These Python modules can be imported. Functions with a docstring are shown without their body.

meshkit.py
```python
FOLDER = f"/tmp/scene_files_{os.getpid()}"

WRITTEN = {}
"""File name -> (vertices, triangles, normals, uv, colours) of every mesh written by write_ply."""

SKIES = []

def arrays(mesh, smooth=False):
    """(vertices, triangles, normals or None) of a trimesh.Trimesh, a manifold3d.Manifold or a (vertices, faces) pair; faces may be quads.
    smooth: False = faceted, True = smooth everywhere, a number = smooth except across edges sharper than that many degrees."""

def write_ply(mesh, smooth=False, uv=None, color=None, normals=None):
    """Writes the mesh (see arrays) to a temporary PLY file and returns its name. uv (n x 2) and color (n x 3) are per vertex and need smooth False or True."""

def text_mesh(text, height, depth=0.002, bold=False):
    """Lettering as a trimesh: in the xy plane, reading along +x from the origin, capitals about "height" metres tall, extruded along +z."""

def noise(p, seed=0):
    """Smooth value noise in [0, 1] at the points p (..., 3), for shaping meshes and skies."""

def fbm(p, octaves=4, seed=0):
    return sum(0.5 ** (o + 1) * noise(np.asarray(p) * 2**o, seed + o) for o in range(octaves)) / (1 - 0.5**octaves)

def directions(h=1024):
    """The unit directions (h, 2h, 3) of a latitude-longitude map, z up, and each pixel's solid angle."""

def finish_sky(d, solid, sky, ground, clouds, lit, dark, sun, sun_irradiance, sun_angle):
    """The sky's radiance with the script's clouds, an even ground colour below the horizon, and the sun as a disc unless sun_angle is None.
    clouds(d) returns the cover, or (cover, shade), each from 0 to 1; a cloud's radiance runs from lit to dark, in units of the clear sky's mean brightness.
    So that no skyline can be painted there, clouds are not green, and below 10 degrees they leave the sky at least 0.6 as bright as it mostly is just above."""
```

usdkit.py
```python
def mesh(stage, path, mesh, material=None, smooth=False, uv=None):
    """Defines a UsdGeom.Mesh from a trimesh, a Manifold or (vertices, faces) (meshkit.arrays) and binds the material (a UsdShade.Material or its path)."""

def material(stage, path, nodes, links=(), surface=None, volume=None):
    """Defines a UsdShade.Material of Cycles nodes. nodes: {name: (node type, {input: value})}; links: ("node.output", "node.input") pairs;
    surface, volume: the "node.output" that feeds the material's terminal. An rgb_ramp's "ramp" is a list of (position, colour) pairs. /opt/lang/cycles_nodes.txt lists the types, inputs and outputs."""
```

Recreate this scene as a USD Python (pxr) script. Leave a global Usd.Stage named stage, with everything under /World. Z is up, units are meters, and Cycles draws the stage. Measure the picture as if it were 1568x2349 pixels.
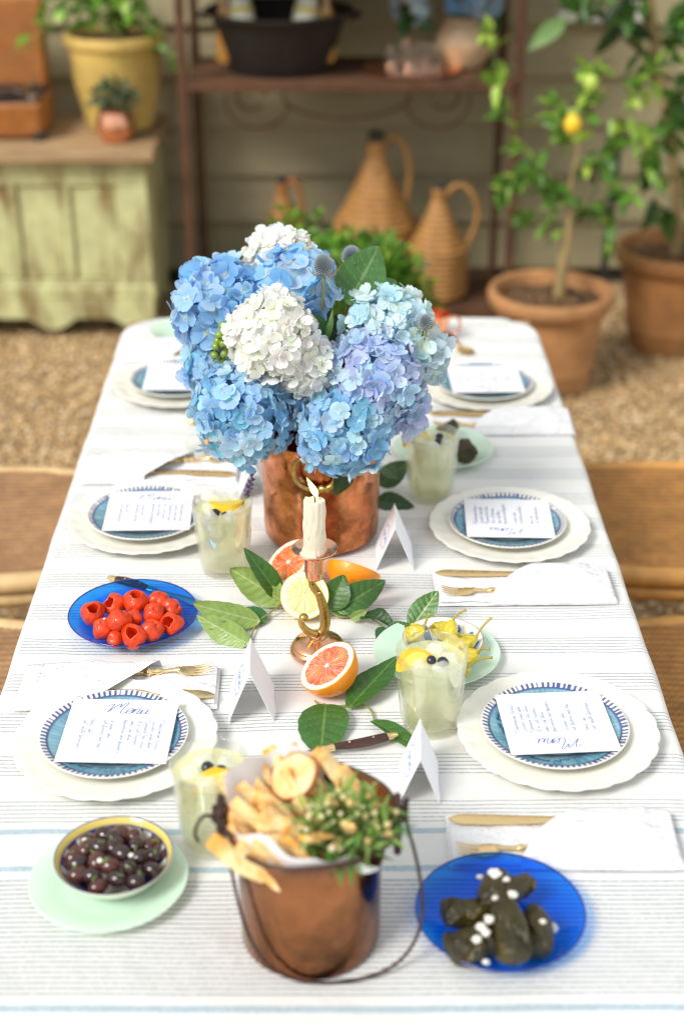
import math
import numpy as np, trimesh, usdkit, meshkit
from shapely.geometry import Polygon
from pxr import Usd, UsdGeom, UsdLux, UsdShade, Sdf, Gf, Vt

stage = Usd.Stage.CreateInMemory()
UsdGeom.SetStageUpAxis(stage, 'Z'); UsdGeom.SetStageMetersPerUnit(stage, 1.0)
UsdGeom.Xform.Define(stage, '/World'); UsdGeom.Scope.Define(stage, '/World/Looks')
PI = math.pi
EXPOSURE = 1.12
SKY = 0.092
SUN = 0.4

# ------------------------------------------------------------------ camera, sky, sun
FPX, CX, CY = 3450.0, 784.0, 1174.5             # measured on the picture (1568 x 2349)
PITCH = math.atan(1812 / FPX); YAW = math.atan(33 * math.cos(PITCH) / FPX)
CAM = np.array([0, 0, 1.95])
FW = np.array([math.sin(YAW) * math.cos(PITCH), math.cos(YAW) * math.cos(PITCH), -math.sin(PITCH)])
RT = np.array([math.cos(YAW), -math.sin(YAW), 0]); UPV = np.cross(RT, FW)
cam = UsdGeom.Camera.Define(stage, '/World/camera')
cam.AddTransformOp().Set(Gf.Matrix4d(*RT, 0, *UPV, 0, *(-FW), 0, *CAM, 1))
cam.CreateFocalLengthAttr(FPX / 1568 * 24); cam.CreateHorizontalApertureAttr(24.0); cam.CreateVerticalApertureAttr(24.0 * 1024 / 683)
cam.CreateFStopAttr(2.2); cam.CreateFocusDistanceAttr(2.12); cam.CreateClippingRangeAttr(Gf.Vec2f(0.05, 300)); cam.CreateExposureAttr(EXPOSURE)

SUNDIR = np.array([-0.55, -0.52, 0.70]); SUNDIR /= np.linalg.norm(SUNDIR)
dome = UsdLux.DomeLight.Define(stage, '/World/sky')
skym = usdkit.material(stage, '/World/Looks/sky_look', {
    's': ('sky_texture', {'sky_type': 'single_scattering', 'sun_disc': False, 'sun_elevation': math.asin(SUNDIR[2]), 'sun_rotation': math.atan2(SUNDIR[0], SUNDIR[1]), 'aerosol_density': 2.0}),
    'c': ('texture_coordinate', {}), 'n': ('noise_texture', {'scale': 2.2, 'detail': 4.0, 'roughness': 0.55}),
    'r': ('rgb_ramp', {'ramp': [(0.25, (0.55, 0.55, 0.55)), (0.6, (1, 1, 1))]}),
    'h': ('mix_color', {'blend_type': 'mix', 'b': (4.6, 4.7, 4.7)}),
    'b': ('background_shader', {'strength': SKY})},
    [('c.generated', 'n.vector'), ('n.fac', 'r.fac'), ('r.color', 'h.fac'), ('s.color', 'h.a'), ('h.result', 'b.color')], surface='b.background')
UsdShade.MaterialBindingAPI.Apply(dome.GetPrim()).Bind(skym)
dome.GetPrim().SetCustomDataByKey('kind', 'structure')
sun = UsdLux.DistantLight.Define(stage, '/World/sun')
sun.CreateIntensityAttr(SUN); sun.CreateAngleAttr(22.0); sun.CreateNormalizeAttr(True); sun.CreateColorAttr(Gf.Vec3f(1, .96, .90))
z_ = SUNDIR; x_ = np.cross([0, 1, 0], z_); x_ /= np.linalg.norm(x_); y_ = np.cross(z_, x_)
sun.AddTransformOp().Set(Gf.Matrix4d(*x_, 0, *y_, 0, *z_, 0, 0, 0, 5, 1))

def ray(u, v): return FW + RT * (u - CX) / FPX - UPV * (v - CY) / FPX
def az(u, v, z=0.754):
    d = ray(u, v); return CAM + d * (z - CAM[2]) / d[2]
def ay(u, v, y):
    d = ray(u, v); return CAM + d * y / d[1]

# ------------------------------------------------------------------ helpers
taken = {}
def numbered(parent, name):
    k = (parent, name); n = taken.get(k, 0); taken[k] = n + 1
    return name if n == 0 else '%s_%03d' % (name, n)
def tag(p, label=None, cat=None, group=None, kind=None):
    for k, v in (('label', label), ('category', cat), ('group', group), ('kind', kind)):
        if v: p.SetCustomDataByKey(k, v)
    return p
def place(x, loc, R=None):
    m = np.eye(4)
    if R is not None: m[:3, :3] = np.asarray(R).T
    m[3, :3] = loc
    x.AddTransformOp().Set(Gf.Matrix4d(m.tolist()))
def thing(name, label, cat, loc=(0, 0, 0), R=None, group=None):
    x = UsdGeom.Xform.Define(stage, '/World/' + numbered('/World', name)); place(x, loc, R)
    return tag(x.GetPrim(), label, cat, group)
def put(name, geo, mt, parent=None, smooth=True, col=None, loc=None, R=None, **tags):
    par = parent.GetPath().pathString if parent is not None else '/World'
    path = par + '/' + numbered(par, name)
    v, f, n = meshkit.arrays(geo, smooth)
    m = UsdGeom.Mesh.Define(stage, path)
    m.CreatePointsAttr(Vt.Vec3fArray.FromNumpy(v.astype(np.float32)))
    m.CreateFaceVertexCountsAttr(Vt.IntArray.FromNumpy(np.full(len(f), 3, np.int32)))
    m.CreateFaceVertexIndicesAttr(Vt.IntArray.FromNumpy(f.astype(np.int32).ravel()))
    m.CreateSubdivisionSchemeAttr('none')
    if n is not None:
        m.CreateNormalsAttr(Vt.Vec3fArray.FromNumpy(n.astype(np.float32))); m.SetNormalsInterpolation('vertex')
    if col is not None:
        c = np.broadcast_to(np.asarray(col, np.float32), (len(v), 3)).copy()
        UsdGeom.PrimvarsAPI(m).CreatePrimvar('tint', Sdf.ValueTypeNames.Color3fArray, 'vertex').Set(Vt.Vec3fArray.FromNumpy(c))
    UsdShade.MaterialBindingAPI.Apply(m.GetPrim()).Bind(mt)
    if loc is not None: place(m, loc, R)
    return tag(m.GetPrim(), tags.get('label'), tags.get('cat'), tags.get('group'), tags.get('kind'))
def copy_of(proto, name, label, loc, R=None, group=None):
    r = UsdGeom.Xform.Define(stage, '/World/' + numbered('/World', name)); p = r.GetPrim()
    p.GetReferences().AddInternalReference(proto.GetPath()); p.SetInstanceable(True)
    r.ClearXformOpOrder()
    m = np.eye(4)
    if R is not None: m[:3, :3] = np.asarray(R).T
    m[3, :3] = loc
    op = UsdGeom.Xformable(p).GetPrim().GetAttribute('xformOp:transform')
    op = UsdGeom.XformOp(op) if op else r.AddTransformOp()
    op.Set(Gf.Matrix4d(m.tolist())); r.SetXformOpOrder([op])
    return tag(p, label, None, group)

def rotz(a): c, s = math.cos(a), math.sin(a); return np.array([[c, -s, 0], [s, c, 0], [0, 0, 1.0]])
def rotx(a): c, s = math.cos(a), math.sin(a); return np.array([[1.0, 0, 0], [0, c, -s], [0, s, c]])
def roty(a): c, s = math.cos(a), math.sin(a); return np.array([[c, 0, s], [0, 1.0, 0], [-s, 0, c]])
def frame(x, zhint):
    x = np.asarray(x, float); x = x / np.linalg.norm(x); z = np.asarray(zhint, float); z = z - x * (z @ x); z /= np.linalg.norm(z)
    return np.column_stack([x, np.cross(z, x), z])
def zframe(z, xhint=(1, 0, 0.01)):
    z = np.asarray(z, float) / np.linalg.norm(z); x = np.asarray(xhint, float); x = x - z * (x @ z); x /= np.linalg.norm(x)
    return np.column_stack([x, np.cross(z, x), z])
def tf(geo, R=None, t=(0, 0, 0)):
    v, f = geo[0], geo[1]
    v = np.asarray(v, float) if R is None else np.asarray(v, float) @ np.asarray(R).T
    return v + np.asarray(t), f
def join(parts):
    vs, fs, n = [], [], 0
    for v, f in parts:
        f = np.asarray(f)
        if f.shape[1] == 4: f = np.vstack([f[:, [0, 1, 2]], f[:, [0, 2, 3]]])
        vs.append(v); fs.append(f + n); n += len(v)
    return np.vstack(vs), np.vstack(fs)
def grid_faces(a, b, wrap=False):
    i, j = np.meshgrid(np.arange(a - 1), np.arange(b if wrap else b - 1), indexing='ij'); k = (j + 1) % b
    return np.stack([i * b + j, i * b + k, (i + 1) * b + k, (i + 1) * b + j], -1).reshape(-1, 4)
def tri(q): return np.vstack([q[:, [0, 1, 2]], q[:, [0, 2, 3]]])
def lathe(prof, n=40, fn=None):
    prof = np.asarray(prof, float); a = np.arange(n) * 2 * PI / n
    r, z = prof[:, 0][:, None], prof[:, 1][:, None]
    rr = np.broadcast_to(r, (len(prof), n)).copy(); zz = np.broadcast_to(z, (len(prof), n)).copy()
    if fn is not None: rr, zz = fn(rr, zz, np.broadcast_to(a, rr.shape))
    v = np.stack([rr * np.cos(a), rr * np.sin(a), zz], -1).reshape(-1, 3)
    return v, tri(grid_faces(len(prof), n, True))
def tube(path, r, n=8, cap=True, flat=None, up=None):
    p = np.asarray(path, float); r = np.broadcast_to(np.asarray(r, float), (len(p),))
    t = np.gradient(p, axis=0); t /= np.linalg.norm(t, axis=1, keepdims=True) + 1e-12
    a0 = np.array(up, float) if up is not None else (np.array([0, 0, 1.0]) if abs(t[0][2]) < .9 else np.array([1.0, 0, 0]))
    A = []
    for k in range(len(p)):
        a0 = a0 - t[k] * (a0 @ t[k]); a0 = a0 / (np.linalg.norm(a0) + 1e-12); A.append(a0)
    A = np.array(A); B = np.cross(t, A); g = np.arange(n) * 2 * PI / n
    fl = np.broadcast_to(np.asarray(1.0 if flat is None else flat, float), (len(p),))
    v = p[:, None] + r[:, None, None] * (np.cos(g)[None, :, None] * A[:, None] * fl[:, None, None] + np.sin(g)[None, :, None] * B[:, None])
    v = v.reshape(-1, 3); f = tri(grid_faces(len(p), n, True))
    if cap:
        m = len(v); v = np.vstack([v, p[:1], p[-1:]]); e = (len(p) - 1) * n
        c0 = [[m, (k + 1) % n, k] for k in range(n)]; c1 = [[m + 1, e + k, e + (k + 1) % n] for k in range(n)]
        f = np.vstack([f, c0, c1])
    return v, f[:, ::-1]
def spline(pts, n=24):
    pts = np.asarray(pts, float); d = np.r_[0, np.cumsum(np.linalg.norm(np.diff(pts, axis=0), axis=1))]
    from scipy.interpolate import PchipInterpolator, CubicSpline
    return CubicSpline(d, pts)(np.linspace(0, d[-1], n))
def bx(x0, x1, y0, y1, z0, z1, b=0.004):
    b = min(b, (x1 - x0) / 3, (y1 - y0) / 3, (z1 - z0) / 3)
    pts = []
    for x, sx in ((x0, 1), (x1, -1)):
        for y, sy in ((y0, 1), (y1, -1)):
            for z, sz in ((z0, 1), (z1, -1)):
                pts += [(x, y + sy * b, z + sz * b), (x + sx * b, y, z + sz * b), (x + sx * b, y + sy * b, z)]
    h = trimesh.convex.convex_hull(np.array(pts)); return np.array(h.vertices), np.array(h.faces)
def ball(r=1.0, sub=2):
    m = trimesh.creation.icosphere(sub, 1.0); v = np.array(m.vertices); return v * np.asarray(r), np.array(m.faces)
def extrude(poly, h):
    m = trimesh.creation.extrude_polygon(poly, h, engine='earcut'); return np.array(m.vertices), np.array(m.faces)
rng = np.random.default_rng(11)

# ------------------------------------------------------------------ materials
def mat(name, color=(.5, .5, .5), rough=.5, metal=0., var=None, tint=False, bump=None, transl=0., trcol=None, spec=.5, coat=0., sheen=0., sss=0., rvar=None, mixcol=None, extra=None):
    N = {'tc': ('texture_coordinate', {}), 'p': ('principled_bsdf', {'roughness': rough, 'metallic': metal, 'specular_ior_level': spec, 'coat_weight': coat, 'sheen_weight': sheen})}
    L = []; src = None
    if sss:
        N['p'][1].update({'subsurface_weight': sss, 'subsurface_scale': 0.006, 'subsurface_radius': (1., .5, .3), 'subsurface_method': 'random_walk'})
    if tint:
        N['a'] = ('attribute', {'attribute': 'tint'}); src = 'a.color'
    if mixcol:                                   # (scale, lo, hi, colour2, detail, stretch)
        sc, lo, hi, c2, det, st = mixcol
        N['mm'] = ('mapping', {'scale': st}); N['mn'] = ('noise_texture', {'scale': sc, 'detail': det, 'roughness': .6})
        N['mr'] = ('map_range', {'from_min': lo, 'from_max': hi, 'to_min': 0., 'to_max': 1., 'clamp': True})
        N['mx'] = ('mix_color', {'blend_type': 'mix', 'a': color, 'b': c2})
        L += [('tc.object', 'mm.vector'), ('mm.vector', 'mn.vector'), ('mn.fac', 'mr.value'), ('mr.result', 'mx.fac')]
        if src: L.append((src, 'mx.a'))
        src = 'mx.result'
    if var:
        sc, am, st = var
        N['vm'] = ('mapping', {'scale': st}); N['vn'] = ('noise_texture', {'scale': sc, 'detail': 4.0, 'roughness': .6})
        N['vr'] = ('map_range', {'from_min': .3, 'from_max': .7, 'to_min': 1 - am, 'to_max': 1 + am, 'clamp': True})
        N['vh'] = ('hsv', {'color': color})
        L += [('tc.object', 'vm.vector'), ('vm.vector', 'vn.vector'), ('vn.fac', 'vr.value'), ('vr.result', 'vh.value')]
        if src: L.append((src, 'vh.color'))
        src = 'vh.color'
    if src: L.append((src, 'p.base_color'))
    else: N['p'][1]['base_color'] = color
    if rvar:
        N['rn'] = ('noise_texture', {'scale': rvar[0], 'detail': 3.0}); N['rr'] = ('map_range', {'from_min': .35, 'from_max': .65, 'to_min': rvar[1], 'to_max': rvar[2], 'clamp': True})
        L += [('tc.object', 'rn.vector'), ('rn.fac', 'rr.value'), ('rr.result', 'p.roughness')]
    if bump:
        kind, sc, dist, st = bump
        N['bm'] = ('mapping', {'scale': st})
        N['bt'] = ('voronoi_texture', {'scale': sc}) if kind == 'voronoi' else (('wave_texture', {'scale': sc, 'distortion': 1.0}) if kind == 'wave' else ('noise_texture', {'scale': sc, 'detail': 4.0, 'roughness': .6}))
        N['bp'] = ('bump', {'strength': 1.0, 'distance': dist})
        L += [('tc.object', 'bm.vector'), ('bm.vector', 'bt.vector'), ('bt.distance' if kind == 'voronoi' else 'bt.fac', 'bp.height'), ('bp.normal', 'p.normal')]
    surf = 'p.BSDF'
    if transl:
        N['t'] = ('translucent_bsdf', {'color': trcol or color}); N['m'] = ('mix_closure', {'fac': transl})
        if src and not trcol: L.append((src, 't.color'))
        L += [('p.BSDF', 'm.closure1'), ('t.BSDF', 'm.closure2')]; surf = 'm.closure'
    return usdkit.material(stage, '/World/Looks/' + name, N, L, surface=surf)
def pane(name, color, ior=1.5, rough=0.0, body=0., bodycol=(1, 1, 1), base=.0):
    """thin coloured glass: tinted see-through with a fresnel gloss; body: share of a milky body"""
    N = {'t': ('transparent_bsdf', {'color': color}), 'g': ('glossy_bsdf', {'color': (1, 1, 1), 'roughness': rough}), 'f': ('layer_weight', {'blend': .5}), 'm': ('mix_closure', {}),
         'pw': ('math', {'math_type': 'power', 'value2': 5.0}), 'ma': ('math', {'math_type': 'multiply_add', 'value2': .6, 'value3': .025})}
    L = [('f.facing', 'pw.value1'), ('pw.value', 'ma.value1'), ('ma.value', 'm.fac'), ('g.BSDF', 'm.closure2')]
    if body:
        N['d'] = ('diffuse_bsdf', {'color': bodycol}); N['l'] = ('translucent_bsdf', {'color': bodycol}); N['dl'] = ('mix_closure', {'fac': .5}); N['b'] = ('mix_closure', {'fac': body})
        L += [('d.BSDF', 'dl.closure1'), ('l.BSDF', 'dl.closure2'), ('t.BSDF', 'b.closure1'), ('dl.closure', 'b.closure2'), ('b.closure', 'm.closure1')]
    else: L += [('t.BSDF', 'm.closure1')]
    return usdkit.material(stage, '/World/Looks/' + name, N, L, surface='m.closure')
ONE = (1, 1, 1)
M = {}
M['gravel_base'] = mat('gravel_base', (.32, .205, .10), .95, var=(60, .35, ONE))
for i, c in enumerate([(.64, .44, .21), (.46, .30, .14), (.82, .64, .40), (.30, .21, .11), (.60, .38, .17)]): M['stone%d' % i] = mat('gravel_stone_%d' % i, c, .85, var=(40, .2, ONE))
M['siding'] = mat('siding_paint', (.36, .31, .18), .55, var=(3, .08, (1, 1, 8)), bump=('noise', 30, .002, (.3, 1, 6)))
M['dark'] = mat('dark_gap', (.05, .045, .035), .9)
M['sage'] = mat('worn_sage_paint', (.54, .55, .28), .6, var=(14, .14, ONE), mixcol=(7, .47, .68, (.20, .125, .04), 7.0, (1.6, 1.6, .5)), bump=('noise', 40, .003, ONE))
M['oldwood'] = mat('weathered_board', (.36, .235, .12), .7, var=(10, .35, (.5, 6, 6)), bump=('noise', 25, .003, (.3, 6, 6)))
M['rust'] = mat('rusty_brown_iron', (.095, .040, .017), .75, var=(12, .35, ONE), bump=('noise', 60, .001, ONE))
M['ironrust'] = mat('rusty_scroll_iron', (.16, .085, .035), .7, var=(20, .3, ONE))
M['leather'] = mat('tan_leather', (.30, .105, .018), .45, var=(20, .2, ONE), bump=('noise', 200, .0006, ONE))
M['black'] = mat('black_plastic', (.015, .015, .017), .4)
M['silver'] = mat('silver_metal', (.7, .68, .65), .25, 1.)
M['yellowglaze'] = mat('yellow_glaze', (.55, .385, .11), .28, var=(7, .25, ONE), coat=.4)
M['soil'] = mat('potting_soil', (.15, .080, .035), .95, var=(70, .8, ONE), bump=('voronoi', 55, .02, ONE))
M['terracotta'] = mat('terracotta', (.44, .215, .085), .75, var=(9, .28, ONE), mixcol=(5, .52, .75, (.26, .15, .06), 4.0, ONE), bump=('noise', 60, .002, ONE))
M['terracotta_old'] = mat('old_terracotta', (.31, .14, .045), .8, var=(7, .35, ONE), mixcol=(4, .52, .7, (.16, .12, .03), 5.0, ONE), bump=('noise', 50, .002, ONE))
M['wicker'] = mat('wicker', (.36, .18, .052), .6, var=(30, .3, (1, 1, 4)), bump=('wave', 26, .004, (0.15, 0.15, 1)))
M['wicker_dark'] = mat('dark_wicker', (.33, .14, .035), .55, var=(30, .4, (1, 1, 4)), bump=('wave', 26, .004, (0.15, 0.15, 1)))
M['bark'] = mat('pale_bark', (.33, .24, .10), .8, var=(30, .3, (1, 1, .3)), bump=('noise', 60, .002, (1, 1, .3)))
M['twig'] = mat('green_twig', (.16, .17, .05), .6)
M['leaf'] = mat('leaf', tint=True, rough=.42, transl=.32, var=(25, .12, ONE))
M['gleaf'] = mat('glossy_leaf', tint=True, rough=.38, transl=.18, var=(60, .10, ONE), bump=('noise', 160, .0006, ONE), rvar=(80, .3, .5))
M['lemonskin'] = mat('lemon_skin', (.85, .55, .03), .4, bump=('noise', 220, .0008, ONE))
M['chairwood'] = mat('bent_beech', (.56, .28, .07), .45, var=(20, .2, (1, 1, .2)))
M['chairlight'] = mat('pale_beech', (.62, .43, .21), .45, var=(20, .2, (1, 1, .2)))
M['weave'] = mat('woven_cord', tint=True, rough=.75, var=(45, .22, ONE), bump=('noise', 250, .001, ONE))
M['tablewood'] = mat('table_wood', (.30, .18, .09), .6, var=(8, .25, (4, .4, 4)))
M['cloth'] = usdkit.material(stage, '/World/Looks/striped_linen', {
    'tc': ('texture_coordinate', {}), 'a': ('attribute', {'attribute': 'tint'}), 'n': ('noise_texture', {'scale': 420.0, 'detail': 2.0}),
    'r': ('map_range', {'from_min': .45, 'from_max': .72, 'to_min': 0., 'to_max': .7, 'clamp': True}), 'x': ('mix_color', {'blend_type': 'mix', 'b': (.80, .80, .775)}),
    'm2': ('mapping', {'scale': (1, 1, .2)}), 'w1': ('wave_texture', {'scale': 420.0, 'bands_direction': 'x'}), 'w2': ('wave_texture', {'scale': 420.0, 'bands_direction': 'y'}), 'ad': ('math', {'math_type': 'add'}),
    'bn': ('noise_texture', {'scale': 7.0, 'detail': 3.0}), 'b2': ('bump', {'strength': .8, 'distance': .016}), 'b': ('bump', {'strength': .5, 'distance': .0004}),
    'p': ('principled_bsdf', {'roughness': .85, 'sheen_weight': .15, 'specular_ior_level': .25})},
    [('tc.object', 'n.vector'), ('n.fac', 'r.value'), ('r.result', 'x.fac'), ('a.color', 'x.a'), ('x.result', 'p.base_color'), ('tc.object', 'w1.vector'), ('tc.object', 'w2.vector'), ('w1.fac', 'ad.value1'), ('w2.fac', 'ad.value2'),
     ('tc.object', 'bn.vector'), ('bn.fac', 'b2.height'), ('b2.normal', 'b.normal'), ('ad.value', 'b.height'), ('b.normal', 'p.normal')], surface='p.BSDF')
M['napkin'] = mat('white_linen', (.79, .79, .81), .85, bump=('noise', 26, .012, (1, 1.6, 1)), spec=.2)
M['paper'] = mat('white_card', (.83, .83, .86), .7, spec=.3, bump=('noise', 300, .0001, ONE))
M['ink'] = mat('blue_ink', (.13, .19, .45), .6)
M['inkpale'] = mat('pale_blue_ink', (.30, .36, .56), .6)
M['porcelain'] = mat('cream_porcelain', (.80, .79, .71), .22, coat=.3, bump=('noise', 18, .0008, ONE))
M['transfer'] = mat('transferware', tint=True, rough=.15, coat=.6)
M['jade'] = mat('jadeite_glass', (.60, .82, .63), .14, sss=.25, coat=.4)
M['cobalt'] = pane('cobalt_glass', (.15, .58, .995), 1.5)
M['clear'] = usdkit.material(stage, '/World/Looks/clear_glass', {'g': ('glass_bsdf', {'color': (.99, .995, .985), 'roughness': 0.0, 'IOR': 1.45}), 't': ('transparent_bsdf', {'color': (.985, .99, .98)}), 'y': ('glossy_bsdf', {'color': (1, 1, 1), 'roughness': .02}), 'f': ('layer_weight', {'blend': .5}), 'pw': ('math', {'math_type': 'power', 'value2': 3.0}), 'ma': ('math', {'math_type': 'multiply_add', 'value2': .6, 'value3': .05}), 'm': ('mix_closure', {}), 'x': ('mix_closure', {'fac': .13})},
    [('f.facing', 'pw.value1'), ('pw.value', 'ma.value1'), ('ma.value', 'm.fac'), ('t.BSDF', 'm.closure1'), ('y.BSDF', 'm.closure2'), ('m.closure', 'x.closure1'), ('g.BSDF', 'x.closure2')], surface='x.closure')
M['cobalt_rim'] = mat('cobalt_rim', (.006, .02, .22), .08, coat=.6)
M['clearpane'] = pane('thin_clear_glass', (.97, .985, .97), 1.5)
M['lemonade'] = pane('cloudy_lemonade', (.99, .99, .82), 1.33, body=.36, bodycol=(.99, .98, .70))
M['ice'] = pane('ice', (.98, .99, .99), 1.31, body=.5, bodycol=(.97, .98, .98))
M['gold'] = mat('brushed_gold', (.90, .66, .33), .28, 1., rvar=(90, .2, .38))
M['brass'] = mat('old_brass', (.50, .35, .11), .3, 1., var=(60, .3, ONE), rvar=(70, .2, .45))
M['rosewood'] = mat('rosewood', (.055, .022, .016), .3, var=(40, .4, (.3, 3, 3)))
M['copper'] = mat('hammered_copper', (.72, .27, .115), .24, 1., var=(16, .32, ONE), mixcol=(15, .44, .62, (.24, .085, .03), 6.0, ONE), bump=('voronoi', 42, .0016, ONE), rvar=(20, .14, .36))
M['copper_old'] = mat('tarnished_copper', (.36, .145, .06), .2, 1., var=(9, .3, ONE), mixcol=(7, .44, .66, (.10, .045, .022), 5.0, ONE), rvar=(14, .10, .30), bump=('noise', 20, .002, ONE))
M['copper_bright'] = mat('bright_copper', (.90, .44, .27), .16, 1., rvar=(40, .1, .25))
M['rosegold'] = mat('copper_and_brass', (.78, .42, .24), .2, 1., var=(30, .2, ONE), rvar=(50, .12, .32))
M['iron'] = mat('dark_iron', (.07, .04, .032), .5, .6, var=(40, .3, ONE))
M['wax'] = mat('candle_wax', (.88, .85, .72), .35, transl=.35)
M['wick'] = mat('charred_wick', (.02, .015, .01), .9)
M['flame'] = usdkit.material(stage, '/World/Looks/flame', {'a': ('attribute', {'attribute': 'tint'}), 'e': ('emission', {'strength': 2.6})}, [('a.color', 'e.color')], surface='e.emission')
M['orangerind'] = mat('orange_rind', (.88, .27, .008), .35, var=(12, .12, ONE), bump=('noise', 260, .0009, ONE), coat=.15)
M['lemonrind'] = mat('lemon_rind', (.86, .62, .05), .38, bump=('noise', 240, .0008, ONE))
M['flesh'] = mat('citrus_flesh', tint=True, rough=.22, sss=.15, bump=('noise', 160, .0012, ONE), coat=.3)
M['pith'] = mat('pith', (.88, .76, .56), .7)
M['pithlemon'] = mat('lemon_pith', (.86, .80, .52), .7)
M['petal'] = mat('petal', tint=True, rough=.6, transl=.42, var=(120, .06, ONE), spec=.2)
M['innerpetal'] = mat('inner_petal', tint=True, rough=.7, transl=.2, spec=.1)
M['thistle'] = mat('thistle', tint=True, rough=.6)
M['berry'] = mat('green_berry', (.20, .30, .03), .25, var=(60, .25, ONE), coat=.3)
M['pepper'] = mat('red_pepper', (.68, .050, .007), .3, var=(60, .35, ONE), bump=('noise', 55, .0045, ONE), coat=.28, spec=.35)
M['pepperoncini'] = mat('yellow_pepperoncini', (.62, .50, .035), .3, var=(70, .2, ONE), bump=('noise', 120, .003, ONE), coat=.4)
M['pepstem'] = mat('pepper_stem', (.42, .33, .05), .5, var=(60, .2, ONE))
M['bowlpaint'] = mat('painted_bowl', tint=True, rough=.15, coat=.5)
M['olive'] = mat('kalamata_olive', (.028, .010, .011), .2, var=(40, .45, ONE), coat=.5)
M['olive_brown'] = mat('brown_olive', (.075, .018, .012), .22, var=(40, .45, ONE), coat=.5)
M['herb'] = mat('chopped_herb', (.16, .28, .05), .6)
M['feta'] = mat('feta', (.82, .80, .72), .75, bump=('noise', 150, .003, ONE))
M['dolma'] = mat('vine_leaf_roll', (.038, .028, .003), .24, var=(26, .8, ONE), bump=('noise', 60, .009, ONE), coat=.0, spec=.5)
M['bread'] = mat('crisp_bread', (.78, .50, .20), .6, mixcol=(40, .45, .68, (.84, .68, .42), 4.0, ONE), bump=('noise', 90, .003, ONE))
M['blueberry'] = mat('blueberry', (.018, .018, .032), .35, var=(60, .4, ONE), coat=.3)
M['lavender'] = mat('lavender', tint=True, rough=.7)
M['cheese'] = mat('orange_cheese', (.80, .42, .10), .4, var=(30, .2, ONE), sss=.2)
M['tubmetal'] = mat('dark_tub', (.012, .008, .006), .6, 0., var=(8, .4, ONE))
M['whitelabel'] = mat('white_label', (.80, .79, .66), .5)
M['label_yellow'] = mat('yellow_label', (.75, .60, .08), .5)
M['amber'] = mat('amber_glass', (.55, .26, .05), .1, coat=.8)
M['stoneware'] = mat('tan_stoneware', (.50, .36, .22), .5, var=(10, .3, ONE))
M['whiteframe'] = mat('white_paint', (.72, .72, .68), .4)
M['stake'] = mat('dark_stake', (.035, .037, .042), .6)

# ------------------------------------------------------------------ setting
GND = 40.0
v = []
g_ax = np.r_[-GND, -8, np.linspace(-3, 3, 41), 8, GND]; g_ay = np.r_[-GND, -6, np.linspace(-2, 6, 49), 12, GND]
X, Y = np.meshgrid(g_ax, g_ay, indexing='ij')
Z = -.008 * meshkit.fbm(np.stack([X * 2, Y * 2, X * 0], -1))
put('ground', (np.stack([X, Y, Z - .004], -1).reshape(-1, 3), tri(grid_faces(len(g_ax), len(g_ay)))), M['gravel_base'], kind='structure', label='tan pea gravel ground around the table')
pi = UsdGeom.PointInstancer.Define(stage, '/World/gravel')
tag(pi.GetPrim(), 'loose tan and brown pea gravel covering the ground', 'gravel', kind='stuff')
protos = []
for k in range(5):
    gv, gf = ball((1, .8, .55), 1); gv = gv * (1 + .25 * (meshkit.noise(gv * 1.7, k) - .5))[:, None]
    m = usdkit.mesh(stage, '/World/gravel/stone' + ('' if k == 0 else '_%03d' % k), (gv, gf), M['stone%d' % k], smooth=True); protos.append(m.GetPath())
NS = 90000
side = rng.random(NS) < .5
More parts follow.
